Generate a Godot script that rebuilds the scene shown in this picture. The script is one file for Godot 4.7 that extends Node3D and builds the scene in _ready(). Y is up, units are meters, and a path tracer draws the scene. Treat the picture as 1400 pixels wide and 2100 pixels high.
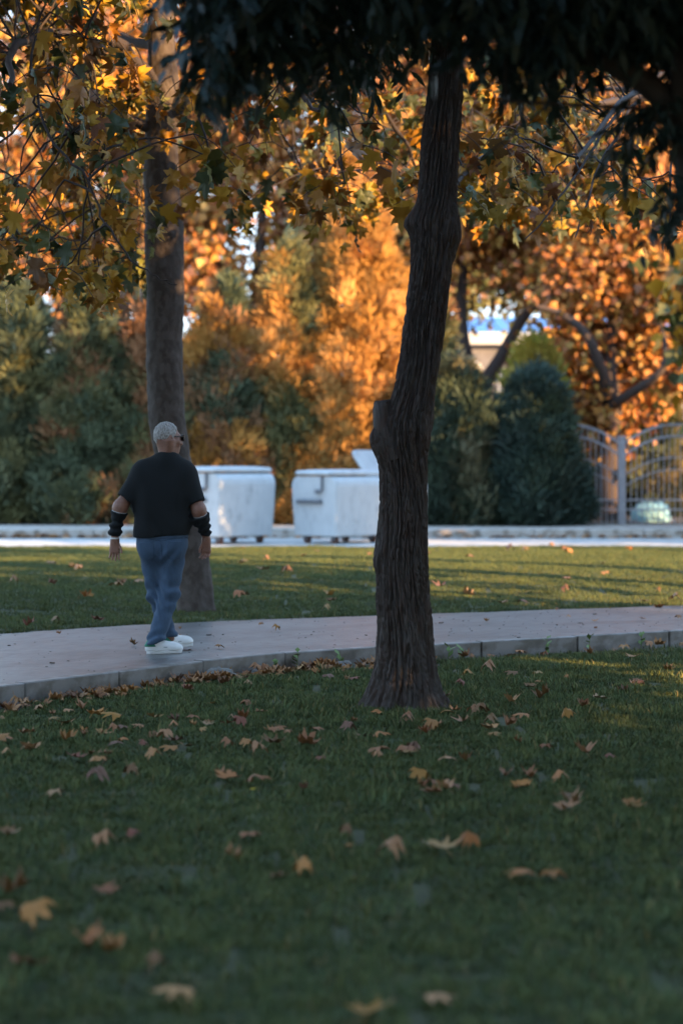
extends Node3D
# A park in late autumn: a man walks along a footpath under plane trees; bins, conifers, an arched iron fence behind.
# x runs to the right, -z away from the viewer, metres.

var M := {}
var taken := {}

# ---------------------------------------------------------------- mesh builder
class MB:
	var v := PackedVector3Array()
	var i := PackedInt32Array()
	var c := PackedColorArray()
	var uv := PackedVector2Array()
	var col := Color(1, 1, 1)
	func vert(p: Vector3, t := Vector2.ZERO) -> int:
		v.append(p); c.append(col); uv.append(t)
		return v.size() - 1
	func tri(a: int, b: int, d: int) -> void:
		i.append(a); i.append(b); i.append(d)
	func quad(a: Vector3, b: Vector3, d: Vector3, e: Vector3) -> void:   # corners clockwise from outside
		var k := vert(a, Vector2(0, 0)); vert(b, Vector2(1, 0)); vert(d, Vector2(1, 1)); vert(e, Vector2(0, 1))
		tri(k, k + 1, k + 2); tri(k, k + 2, k + 3)
	func poly(pts: Array) -> void:
		var k := v.size()
		for p in pts: vert(p)
		for n in range(1, pts.size() - 1): tri(k, k + n, k + n + 1)
	func tube(pts: Array, radii: Array, sides := 8, cap := true) -> void:
		var base := v.size()
		var up := Vector3(0.13, 0.2, 0.97).normalized()
		for n in pts.size():
			var t: Vector3 = (pts[mini(n + 1, pts.size() - 1)] - pts[maxi(n - 1, 0)]).normalized()
			var s := t.cross(up)
			if s.length() < 0.05: s = t.cross(Vector3.RIGHT)
			s = s.normalized()
			var w := s.cross(t).normalized()
			up = w
			var p: Vector3 = pts[n]
			var r: float = radii[n]
			for k in sides:
				var a := TAU * k / sides
				vert(p + (s * cos(a) + w * sin(a)) * r, Vector2(float(k) / sides, n))
			up = w
		for n in pts.size() - 1:
			for k in sides:
				var a := base + n * sides + k
				var b := base + n * sides + (k + 1) % sides
				tri(a, b, b + sides); tri(a, b + sides, a + sides)
		if cap:
			for e in [0, pts.size() - 1]:
				var k0 := v.size()
				for k in sides: vert(v[base + e * sides + k])
				for k in range(1, sides - 1):
					if e == 0: tri(k0, k0 + k + 1, k0 + k)
					else: tri(k0, k0 + k, k0 + k + 1)
	func box(at: Vector3, size: Vector3, ch := 0.0, b := Basis.IDENTITY) -> void:
		var h := size * 0.5
		var axes := [Vector3.RIGHT, Vector3.UP, Vector3.BACK]
		var q := func(sx: float, sy: float, sz: float, out: int) -> Vector3:
			var e := h - Vector3(ch, ch, ch)
			e[out] = h[out]
			return at + b * Vector3(sx * e.x, sy * e.y, sz * e.z)
		for ax in 3:
			for s: float in [-1.0, 1.0]:
				var u := (ax + 1) % 3
				var w := (ax + 2) % 3
				var ps := []
				for st in [[-1, -1], [1, -1], [1, 1], [-1, 1]]:
					var sg := Vector3.ZERO
					sg[ax] = s; sg[u] = st[0]; sg[w] = st[1]
					ps.append(q.call(sg.x, sg.y, sg.z, ax))
				if s > 0: ps.reverse()
				poly(ps)
		if ch <= 0.0: return
		for ax in 3:
			var u := (ax + 1) % 3
			var w := (ax + 2) % 3
			for su: float in [-1.0, 1.0]:
				for sw: float in [-1.0, 1.0]:
					var ps := []
					for e in [[-1, u], [1, u], [1, w], [-1, w]]:
						var sg := Vector3.ZERO
						sg[ax] = e[0]; sg[u] = su; sg[w] = sw
						ps.append(q.call(sg.x, sg.y, sg.z, e[1]))
					if su * sw < 0: ps.reverse()
					poly(ps)
		for sx: float in [-1.0, 1.0]:
			for sy: float in [-1.0, 1.0]:
				for sz: float in [-1.0, 1.0]:
					var ps := [q.call(sx, sy, sz, 0), q.call(sx, sy, sz, 1), q.call(sx, sy, sz, 2)]
					if sx * sy * sz > 0: ps.reverse()
					poly(ps)
	func mesh(m: Material) -> ArrayMesh:
		var n := PackedVector3Array()
		n.resize(v.size())
		for k in range(0, i.size(), 3):
			var a := i[k]
			var b := i[k + 1]
			var d := i[k + 2]
			var f := (v[d] - v[a]).cross(v[b] - v[a])
			n[a] += f; n[b] += f; n[d] += f
		for k in n.size():
			n[k] = n[k].normalized() if n[k].length_squared() > 1e-20 else Vector3.UP
		var ar := []
		ar.resize(Mesh.ARRAY_MAX)
		ar[Mesh.ARRAY_VERTEX] = v; ar[Mesh.ARRAY_NORMAL] = n; ar[Mesh.ARRAY_INDEX] = i; ar[Mesh.ARRAY_COLOR] = c; ar[Mesh.ARRAY_TEX_UV] = uv
		var me := ArrayMesh.new()
		me.add_surface_from_arrays(Mesh.PRIMITIVE_TRIANGLES, ar)
		me.surface_set_material(0, m)
		return me

# ---------------------------------------------------------------- node helpers
func numbered(called: String) -> String:
	var n: int = taken.get(called, -1) + 1
	taken[called] = n
	return called if n == 0 else "%s_%03d" % [called, n]

func thing(called: String, label: String, category: String, at := Vector3.ZERO, group := "") -> Node3D:
	var o := Node3D.new()
	o.name = numbered(called)
	add_child(o)
	o.position = at
	tag(o, label, category, group)
	return o

func tag(o: Node, label: String, category: String, group := "") -> void:
	o.set_meta("label", label); o.set_meta("category", category)
	if group: o.set_meta("group", group)

func part(called: String, me: Mesh, parent: Node, at := Vector3.ZERO) -> MeshInstance3D:
	var o := MeshInstance3D.new()
	o.name = called if parent != self else numbered(called)
	o.mesh = me
	parent.add_child(o, true)
	o.position = at
	return o

func struct(called: String, me: Mesh) -> MeshInstance3D:
	var o := part(called, me, self)
	o.set_meta("kind", "structure")
	return o

func scatter(called: String, me: Mesh, xf: Array, cols: Array, parent: Node) -> MultiMeshInstance3D:
	var mm := MultiMesh.new()
	mm.transform_format = MultiMesh.TRANSFORM_3D
	mm.use_colors = true
	mm.mesh = me
	mm.instance_count = xf.size()
	for n in xf.size():
		mm.set_instance_transform(n, xf[n])
		mm.set_instance_color(n, cols[n])
	var o := MultiMeshInstance3D.new()
	o.name = called if parent != self else numbered(called)
	o.multimesh = mm
	o.set_meta("kind", "stuff")
	parent.add_child(o, true)
	return o

func joined(called: String, meshes: Array, xf: Array, cols: Array, parent: Node) -> MeshInstance3D:   # many small leaves joined into one mesh
	var st := SurfaceTool.new()
	st.begin(Mesh.PRIMITIVE_TRIANGLES)
	var c := PackedColorArray()
	for k in meshes.size():
		var me: ArrayMesh = meshes[k]
		var nv := me.surface_get_array_len(0)
		for n in xf[k].size():
			st.append_from(me, 0, xf[k][n])
			var col: Color = cols[k][n]
			for j in nv: c.append(col)
	var ar := st.commit_to_arrays()
	ar[Mesh.ARRAY_COLOR] = c
	ar[Mesh.ARRAY_TEX_UV] = null
	ar[Mesh.ARRAY_TANGENT] = null
	var out := ArrayMesh.new()
	out.add_surface_from_arrays(Mesh.PRIMITIVE_TRIANGLES, ar)
	out.surface_set_material(0, (meshes[0] as ArrayMesh).surface_get_material(0))
	var o := part(called, out, parent)
	o.set_meta("kind", "stuff")
	return o

# ---------------------------------------------------------------- materials
func lin(r: float, g: float, b: float) -> Color:
	return Color(r, g, b).linear_to_srgb()

func plain(r: float, g: float, b: float, rough := 0.8, tint := false) -> StandardMaterial3D:
	var m := StandardMaterial3D.new()
	m.albedo_color = lin(r, g, b)
	m.roughness = rough
	m.vertex_color_use_as_albedo = tint
	return m

func noise_tex(seed_: int, freq: float, stops: Array, size := 512, octaves := 5, kind := FastNoiseLite.TYPE_SIMPLEX_SMOOTH) -> NoiseTexture2D:
	var f := FastNoiseLite.new()
	f.seed = seed_; f.noise_type = kind; f.frequency = freq; f.fractal_octaves = octaves
	var t := NoiseTexture2D.new()
	t.width = size; t.height = size; t.seamless = true; t.noise = f
	var g := Gradient.new()
	var off := PackedFloat32Array()
	var cs := PackedColorArray()
	for s in stops:
		off.append(s[0]); cs.append(s[1])
	g.offsets = off; g.colors = cs
	t.color_ramp = g
	return t

func grained(m: StandardMaterial3D, tex: Texture2D, scale: Vector3, relief: Texture2D = null, cm := 0.3, world := true) -> StandardMaterial3D:
	m.albedo_texture = tex
	m.uv1_triplanar = true
	m.uv1_world_triplanar = world
	m.uv1_scale = scale
	if relief:
		m.heightmap_enabled = true
		m.heightmap_texture = relief
		m.heightmap_scale = cm
	return m

func grey(x: float) -> Color:
	return Color(x, x, x).linear_to_srgb()

func make_materials() -> void:
	var soft := noise_tex(3, 0.012, [[0.0, grey(0.62)], [0.5, grey(0.85)], [1.0, grey(1.0)]], 512, 6)
	var speck := noise_tex(5, 0.08, [[0.0, grey(0.45)], [0.42, grey(0.85)], [1.0, grey(1.0)]], 512, 4)
	var bump := noise_tex(9, 0.05, [[0.0, Color.BLACK], [1.0, Color.WHITE]], 512, 5)
	var ridges := noise_tex(14, 0.02, [[0.0, Color.BLACK], [1.0, Color.WHITE]], 512, 5)
	M.ground = grained(plain(1, 1, 1, 0.95, true), soft, Vector3(0.9, 0.9, 0.9), bump, 1.2)
	M.path = grained(plain(1, 1, 1, 0.36, true), noise_tex(21, 0.01, [[0.0, lin(0.38, 0.36, 0.34)], [0.35, lin(0.75, 0.74, 0.73)], [0.6, lin(0.9, 0.9, 0.9)], [1.0, lin(1, 1, 1)]], 1024, 7), Vector3(0.45, 0.45, 0.45), bump, 0.25)
	M.kerb = grained(plain(0.22, 0.205, 0.19, 0.42), noise_tex(33, 0.012, [[0.0, lin(0.25, 0.23, 0.2)], [0.36, lin(0.6, 0.56, 0.5)], [0.52, lin(0.95, 0.95, 0.95)], [1.0, lin(1, 1, 1)]], 512, 6), Vector3(0.9, 0.9, 0.9))
	M.road = grained(plain(0.52, 0.52, 0.50, 0.8), soft, Vector3(0.4, 0.4, 0.4))
	M.pavement = grained(plain(0.50, 0.47, 0.43, 0.85), noise_tex(41, 0.016, [[0.0, lin(0.3, 0.25, 0.2)], [0.4, lin(0.8, 0.77, 0.73)], [1.0, lin(1, 1, 1)]], 512, 6), Vector3(0.5, 0.5, 0.5))
	M.grass = plain(1, 1, 1, 0.7, true)
	M.grass.backlight = Color(0.35, 0.4, 0.15)
	M.grass.metallic_specular = 0.2
	M.leaf = plain(1, 1, 1, 0.6, true)
	M.leaf.backlight = Color(0.9, 0.8, 0.5)
	M.dry_leaf = plain(1, 1, 1, 0.75, true)
	M.dry_leaf.backlight = Color(0.3, 0.22, 0.12)
	M.dark_leaf = plain(1, 1, 1, 0.5, true)
	M.dark_leaf.metallic_specular = 0.35
	M.band = plain(0.42, 0.41, 0.40, 0.8)
	M.conifer = plain(1, 1, 1, 0.75, true)
	M.bark = grained(plain(0.062, 0.046, 0.038, 0.75), noise_tex(52, 0.016, [[0.0, lin(0.62, 0.40, 0.30)], [0.38, lin(0.8, 0.68, 0.6)], [0.55, lin(0.8, 0.86, 0.86)], [0.75, lin(1, 1, 1)], [1.0, lin(0.75, 0.9, 0.7)]], 512, 6), Vector3(1.6, 0.5, 1.6), ridges, 0.8)
	M.plane_bark = grained(plain(0.085, 0.067, 0.057, 0.85), noise_tex(57, 0.014, [[0.0, lin(0.42, 0.36, 0.32)], [0.48, lin(0.7, 0.66, 0.62)], [0.56, lin(0.95, 0.95, 0.95)], [1.0, lin(1, 1, 1)]], 512, 5), Vector3(1.4, 1.0, 1.4), ridges, 0.8)
	M.twig = plain(0.045, 0.032, 0.027, 0.8)
	M.far_bark = plain(0.07, 0.05, 0.042, 0.9)
	M.bin = grained(plain(0.55, 0.58, 0.59, 0.45), noise_tex(61, 0.012, [[0.0, lin(0.55, 0.56, 0.57)], [0.35, lin(0.85, 0.86, 0.87)], [1.0, lin(1, 1, 1)]], 512, 6), Vector3(0.8, 0.4, 0.8))
	M.bin_dark = plain(0.16, 0.17, 0.19, 0.5)
	M.castor = plain(0.11, 0.05, 0.035, 0.7)
	M.iron = grained(plain(0.42, 0.43, 0.47, 0.5), soft, Vector3(1.5, 1.5, 1.5))
	M.skin = grained(plain(0.27, 0.135, 0.09, 0.5), noise_tex(71, 0.03, [[0.0, lin(0.7, 0.6, 0.56)], [0.5, lin(0.95, 0.93, 0.92)], [1.0, lin(1, 1, 1)]], 256, 4), Vector3(6, 6, 6), null, 0.1, false)
	M.skin.subsurf_scatter_enabled = true
	M.skin.subsurf_scatter_strength = 0.15
	M.hair = grained(plain(0.46, 0.44, 0.41, 0.75), noise_tex(73, 0.05, [[0.0, lin(0.22, 0.21, 0.2)], [0.45, lin(0.6, 0.59, 0.58)], [0.6, lin(1, 1, 1)], [1.0, lin(1, 1, 1)]], 256, 4), Vector3(7, 3, 7), bump, 0.3, false)
	M.knit = grained(plain(0.006, 0.009, 0.0105, 0.95), speck, Vector3(8, 8, 8), bump, 0.1, false)
	M.knit.rim_enabled = true
	M.knit.rim = 0.05
	M.denim = grained(plain(0.066, 0.112, 0.178, 0.9), noise_tex(75, 0.012, [[0.0, lin(0.5, 0.52, 0.55)], [0.45, lin(0.72, 0.74, 0.76)], [1.0, lin(1, 1, 1)]], 512, 6), Vector3(2.6, 1.0, 2.6), bump, 0.2, false)
	M.denim_dark = plain(0.042, 0.074, 0.12, 0.9)
	M.stitch = plain(0.25, 0.24, 0.24, 0.9)
	M.white = plain(0.72, 0.72, 0.70, 0.6)
	M.sole = plain(0.66, 0.66, 0.64, 0.7)
	M.green_tab = plain(0.01, 0.19, 0.11, 0.6)
	M.black_plastic = plain(0.012, 0.01, 0.01, 0.25)
	M.lens = plain(0.01, 0.01, 0.012, 0.08)
	M.stone = grained(plain(0.25, 0.24, 0.22, 0.9), soft, Vector3(4, 4, 4), bump, 0.5)
	M.wall = grained(plain(0.24, 0.23, 0.24, 0.9), soft, Vector3(0.2, 0.2, 0.2))
	M.white_paint = plain(0.6, 0.6, 0.59, 0.6)
	M.blue_roof = plain(0.05, 0.20, 0.50, 0.5)
	M.pane = plain(0.05, 0.07, 0.09, 0.1)
	M.cover = grained(plain(0.30, 0.55, 0.58, 0.6), soft, Vector3(1.2, 1.2, 1.2))
	M.petal = plain(0.75, 0.52, 0.02, 0.6)
	M.weed = plain(0.12, 0.19, 0.045, 0.6)
	M.weed.backlight = Color(0.5, 0.6, 0.2)

# ---------------------------------------------------------------- ground shape
const KX := [-14.0, -5.0, -2.16, -0.67, 0.22, 2.85, 8.0, 30.0]
const KD := [1.0, 11.0, 15.3, 17.6, 18.4, 20.2, 23.4, 36.0]
const FX := [-20.0, -6.0, -2.82, -1.7, 0.31, 3.36, 9.0, 30.0]
const FD := [3.0, 16.6, 19.97, 21.1, 22.3, 23.8, 26.4, 36.5]
var relief := FastNoiseLite.new()

func curve(xs: Array, ys: Array, x: float) -> float:
	var n := xs.size()
	if x <= xs[0]: return ys[0]
	if x >= xs[n - 1]: return ys[n - 1]
	var k := 0
	while x > xs[k + 1]: k += 1
	var slope := func(j: int) -> float:
		var a: int = maxi(j - 1, 0)
		var b: int = mini(j + 1, n - 1)
		return (ys[b] - ys[a]) / (xs[b] - xs[a])
	var w: float = xs[k + 1] - xs[k]
	var t: float = (x - xs[k]) / w
	var t2 := t * t
	var t3 := t2 * t
	return (2 * t3 - 3 * t2 + 1) * ys[k] + (t3 - 2 * t2 + t) * w * slope.call(k) + (-2 * t3 + 3 * t2) * ys[k + 1] + (t3 - t2) * w * slope.call(k + 1)

func kerb_d(x: float) -> float:
	return curve(KX, KD, x)

func edge_d(x: float) -> float:
	return curve(FX, FD, x)

func ground_y(x: float, d: float) -> float:
	var k := kerb_d(x)
	if d < k:
		var near := relief.get_noise_2d(x * 1.3, d * 1.3) * 0.03
		return near * smoothstep(0.2, 1.5, k - d) + smoothstep(0.8, 0.1, k - d) * -0.02
	var e := edge_d(x)
	if d < e - 0.5: return -0.04
	if d < 38.95:
		var lift := 0.092 + 0.13 * smoothstep(0.0, 7.0, d - e) - 0.09 * smoothstep(30.0, 38.5, d) + relief.get_noise_2d(x * 0.7, d * 0.7) * 0.035 * smoothstep(0.0, 2.0, d - e)
		return lerpf(-0.04, lift, smoothstep(e - 0.45, e - 0.02, d))
	return lerpf(0.13, 0.02, smoothstep(38.95, 39.3, d))

# ---------------------------------------------------------------- the whole scene
func _ready() -> void:
	# camera: an 85 mm lens, level, shifted down a little, wide open
	var cam := Camera3D.new()
	cam.name = "camera"
	add_child(cam)
	cam.position = Vector3(0, 1.55, 0)
	var at := CameraAttributesPhysical.new()
	at.frustum_focal_length = 85.0
	at.frustum_focus_distance = 16.6
	at.exposure_aperture = 1.8
	at.frustum_near = 0.1
	at.frustum_far = 1500.0
	cam.attributes = at
	cam.set_frustum(2.0 * 0.1 * 1050.0 / 4958.0, Vector2(0, -0.1 * 110.0 / 4958.0), 0.1, 1500.0)
	cam.current = true
	# sky, sun, exposure
	var sky_mat := ProceduralSkyMaterial.new()
	sky_mat.sky_top_color = lin(0.24, 0.40, 0.64)
	sky_mat.sky_horizon_color = lin(0.52, 0.62, 0.68)
	sky_mat.sky_curve = 0.22
	sky_mat.ground_bottom_color = lin(0.12, 0.12, 0.10)
	sky_mat.ground_horizon_color = lin(0.45, 0.48, 0.48)
	sky_mat.sun_angle_max = 20.0
	var sky := Sky.new()
	sky.sky_material = sky_mat
	var env := Environment.new()
	env.background_mode = Environment.BG_SKY
	env.sky = sky
	env.background_energy_multiplier = 1.0
	env.tonemap_mode = Environment.TONE_MAPPER_LINEAR
	env.tonemap_exposure = 3.8
	env.sdfgi_enabled = true; env.ssao_enabled = true; env.ssil_enabled = true
	var we := WorldEnvironment.new()
	we.name = "environment"
	we.environment = env
	add_child(we)
	var sun := DirectionalLight3D.new()
	sun.name = "sun"
	sun.light_color = Color(1.0, 0.80, 0.56)
	sun.light_energy = 1.4
	sun.light_angular_distance = 0.5
	sun.shadow_enabled = true
	add_child(sun)
	var az := deg_to_rad(50.0)
	var el := deg_to_rad(18.0)
	sun.look_at_from_position(Vector3.ZERO, Vector3(-sin(az) * cos(el), -sin(el), -cos(az) * cos(el)))

	relief.seed = 8; relief.frequency = 0.35
	make_materials()
	build_ground()
	build_building()
	build_conifers()
	build_background_trees()
	build_fence()
	build_shade_trees()
	build_plane_trees()
	build_dark_tree()
	build_second_evergreen()
	build_bark_tree()
	build_bins()
	build_person()
	build_grass()
	build_fallen_leaves()
	build_small_things()

# ---------------------------------------------------------------- ground, path, road
func sheet(x0: float, x1: float, d0: float, d1: float, y: float, down: float, m: Material) -> Mesh:
	var b := MB.new()
	b.box(Vector3((x0 + x1) / 2, y - down / 2, -(d0 + d1) / 2), Vector3(x1 - x0, down, d1 - d0), 0.0)
	return b.mesh(m)

func build_ground() -> void:
	# the lawns on both sides of the path, one sheet
	var b := MB.new()
	var nx := 170
	var nd := 236
	var patch := FastNoiseLite.new()
	patch.seed = 31; patch.frequency = 0.5
	for j in nd + 1:
		var d := -8.0 + j * 0.2
		for k in nx + 1:
			var x := -17.0 + k * 0.2
			var kd := kerb_d(x)
			var bare := smoothstep(0.75, 0.4, absf(kd - 0.2 - d) + patch.get_noise_2d(x * 6, d * 6) * 0.2)
			b.col = Color(0.07, 0.075, 0.035).lerp(Color(0.055, 0.042, 0.034), bare)
			b.vert(Vector3(x, ground_y(x, d), -d))
	for j in nd:
		for k in nx:
			var a := j * (nx + 1) + k
			b.tri(a, a + nx + 1, a + nx + 2); b.tri(a, a + nx + 2, a + 1)
	struct("lawn_ground", b.mesh(M.ground))
	# the footpath: a slab between its two edges
	b = MB.new()
	var rows := 480
	var cols := 36
	var stain := FastNoiseLite.new()   # soil and leaf stain trodden into the concrete, patchy
	stain.seed = 19; stain.frequency = 0.55; stain.fractal_octaves = 6; stain.fractal_gain = 0.6
	for n in rows + 1:
		var x := -12.0 + n * 0.06
		var kd := kerb_d(x) + 0.06
		var ed := edge_d(x)
		for k in cols:
			var d := lerpf(kd, ed, k / (cols - 1.0))
			var along := x * 0.8 + d * 0.6
			var across := x * -0.6 + d * 0.8
			var dirt := stain.get_noise_2d(along * 0.9, across * 2.6) * 1.5 + stain.get_noise_2d(along * 5.0 + 50.0, across * 14.0) * 0.7
			b.col = Color(0.136, 0.133, 0.128).lerp(Color(0.074, 0.068, 0.064), smoothstep(-0.35, 0.6, dirt))
			b.vert(Vector3(x, 0.10 + relief.get_noise_2d(x * 2.0, d * 2.0) * 0.006, -d))
		b.vert(Vector3(x, -0.06, -ed))
	for n in rows:
		for k in cols:
			var a := n * (cols + 1) + k
			b.tri(a, a + 1, a + cols + 2); b.tri(a, a + cols + 2, a + cols + 1)
	var path := struct("footpath", b.mesh(M.path))
	# kerb stones along its near edge, each about a metre
	var rng := RandomNumberGenerator.new()
	rng.seed = 77
	var x := -6.0
	while x < 9.0:
		var slope := (kerb_d(x + 0.3) - kerb_d(x)) / 0.3
		var step := 0.98 / sqrt(1.0 + slope * slope)
		var a := Vector3(x, 0, -kerb_d(x))
		var e := Vector3(x + step, 0, -kerb_d(x + step))
		var dir := (e - a).normalized()
		var len := a.distance_to(e) - 0.012
		var s := MB.new()
		var bs := Basis(dir, Vector3.UP, dir.cross(Vector3.UP)).rotated(dir, rng.randf_range(-0.02, 0.02))
		bs = bs.rotated(Vector3.UP, rng.randf_range(-0.008, 0.008))
		s.box(Vector3.ZERO, Vector3(len, 0.26, 0.1), 0.007, bs)
		part("kerb_stone", s.mesh(M.kerb), path, (a + e) / 2 + Vector3(0, -0.013 + rng.randf_range(-0.006, 0.005), 0))
		x += step
	# road, far kerb and pavement, planted strip
	struct("road", sheet(-60, 60, 38.9, 44.1, 0.10, 0.25, M.road))
	var pav := struct("pavement", sheet(-60, 60, 44.16, 47.4, 0.25, 0.4, M.pavement))
	for n in 26:
		var s := MB.new()
		s.box(Vector3.ZERO, Vector3(0.985, 0.35, 0.14), 0.015)
		part("kerb_stone", s.mesh(M.pavement), pav, Vector3(-13.0 + n * 1.0, 0.085 + rng.randf_range(-0.012, 0.008), -44.06 + rng.randf_range(-0.012, 0.012)))
	b = MB.new()
	b.col = Color(0.075, 0.06, 0.042)
	b.box(Vector3(0, -0.01, -247.4), Vector3(700, 0.5, 400), 0.0)
	struct("planting_ground", b.mesh(M.ground))
	b = MB.new()
	b.col = Color(0.05, 0.06, 0.03)
	b.box(Vector3(0, -0.3, -150), Vector3(900, 0.4, 900), 0.0)
	struct("terrain", b.mesh(M.ground))

func blade_tuft(seed_: int, blades: int, tall: float, spread: float, square: bool, tones_: Array) -> Mesh:
	var rng := RandomNumberGenerator.new()
	rng.seed = seed_
	var patch := FastNoiseLite.new()
	patch.seed = seed_; patch.frequency = 5.0
	var b := MB.new()
	for n in blades:
		var r := sqrt(rng.randf()) * spread
		var a := rng.randf() * TAU
		var p := Vector3(cos(a) * r, -0.01, sin(a) * r)
		if square: p = Vector3(rng.randf_range(-1, 1) * spread, -0.012, rng.randf_range(-1, 1) * spread)
		var v := patch.get_noise_2d(p.x, p.z)
		var h := tall * rng.randf_range(0.5, 1.15) * (1.0 + 0.5 * v)
		var yaw := rng.randf() * TAU
		var side := Vector3(cos(yaw), 0, sin(yaw)) * rng.randf_range(0.0016, 0.003)
		var lean := Vector3(-sin(yaw), 0, cos(yaw)) * h * rng.randf_range(0.1, 0.9)
		var mid := p + Vector3.UP * h * 0.6 + lean * 0.35
		var tip := p + Vector3.UP * h * rng.randf_range(0.7, 1.0) + lean
		b.col = (tones_[0] as Color).lerp(tones_[1], clampf(0.45 + v * 0.8 + rng.randf_range(-0.3, 0.3), 0, 1))
		if rng.randf() < 0.025: b.col = tones_[2]
		var k := b.vert(p - side); b.vert(p + side); b.vert(mid - side * 0.8); b.vert(mid + side * 0.8); b.vert(tip)
		b.tri(k, k + 2, k + 3); b.tri(k, k + 3, k + 1); b.tri(k + 2, k + 4, k + 3)
	return b.mesh(M.grass)

func build_grass() -> void:
	var rng := RandomNumberGenerator.new()
	rng.seed = 404
	var patch := FastNoiseLite.new()
	patch.seed = 12; patch.frequency = 0.35; patch.fractal_octaves = 4
	for far in [false, true]:
		var tone := [Color(0.06, 0.092, 0.044), Color(0.135, 0.15, 0.052), Color(0.25, 0.19, 0.08)]
		var step: float = 0.4 if not far else 0.6
		var sets := []
		for k in 9: sets.append([[], []])
		var d := 4.6 if not far else 18.5
		while d < (21.0 if not far else 38.75):
			var half := 0.165 * d + 0.5
			var x := -half
			while x < half:
				var px := x + rng.randf_range(-0.05, 0.05)
				var pd := d + rng.randf_range(-0.05, 0.05)
				x += step
				var gap: float = kerb_d(px) - pd if not far else pd - edge_d(px)
				if gap < -step * 1.5: continue
				var v := patch.get_noise_2d(px * 2.2, pd * 2.2)
				var g := 1.0 + 0.3 * v
				var yaw := (rng.randi() % 4) * PI / 2
				var whole: bool = gap > step * (1.9 if not far else 1.3) and not (not far and Vector2(px - 0.39, pd - 15.07).length() < 0.75)
				if whole:
					var ex := (ground_y(px + 0.2, pd) - ground_y(px - 0.2, pd)) / 0.4
					var ez := (ground_y(px, pd - 0.2) - ground_y(px, pd + 0.2)) / 0.4
					var up := Vector3(-ex, 1, -ez).normalized()
					var bx := up.cross(Vector3.BACK).normalized()
					var bs := Basis(bx, up, bx.cross(up)) * Basis(Vector3.UP, yaw)
					sets[rng.randi() % 6][0].append(Transform3D(bs.scaled(Vector3(1, g, 1)), Vector3(px, ground_y(px, pd), -pd)))
					for q in 6:
						if sets[q][0].size() > sets[q][1].size(): sets[q][1].append(Color(g, g, g))
				else:   # single tufts up to the edges
					for n in 34:
						var tx := px + rng.randf_range(-0.5, 0.5) * step
						var td := pd + rng.randf_range(-0.5, 0.5) * step
						var tg: float = kerb_d(tx) - td if not far else td - edge_d(tx)
						if tg < (0.12 if not far else 0.02): continue
						if not far:
							if tg < 0.55 + v * 0.5 + rng.randf_range(-0.15, 0.15) and rng.randf() < 0.94: continue
							if Vector2(tx - 0.39, td - 15.07).length() < 0.22: continue
						var q := 6 + rng.randi() % 3
						var s := rng.randf_range(0.75, 1.25)
						sets[q][0].append(Transform3D(Basis(Vector3.UP, rng.randf() * TAU).scaled(Vector3(s, s, s)), Vector3(tx, ground_y(tx, td), -td)))
						sets[q][1].append(Color(g, g, g))
			d += step
		if not far:
			for n in 900:   # longer tufts here and there
				var ld := 5.5 + sqrt(rng.randf()) * 13.0
				var lx := rng.randf_range(-0.17, 0.17) * ld
				if patch.get_noise_2d(lx * 3.0, ld * 3.0) < 0.0 or ld > kerb_d(lx) - 0.35: continue
				var q := 6 + rng.randi() % 3
				var s := rng.randf_range(1.0, 2.0)
				sets[q][0].append(Transform3D(Basis(Vector3.UP, rng.randf() * TAU).scaled(Vector3(s * 0.9, s, s * 0.9)), Vector3(lx, ground_y(lx, ld), -ld)))
				sets[q][1].append(Color(1, 1, 1) * rng.randf_range(0.8, 1.3))
		for k in 9:
			var me := blade_tuft(50 + k, 1500 if not far else 1900, 0.046, step * 0.52, true, tone) if k < 6 else blade_tuft(50 + k, 46, 0.05, 0.07, false, tone)
			var o := scatter("lawn_grass", me, sets[k][0], sets[k][1], self)
			tag(o, "short green lawn grass beyond the footpath up to the road" if far else "short dark green lawn grass round the furrowed tree before the kerb", "grass")

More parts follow.
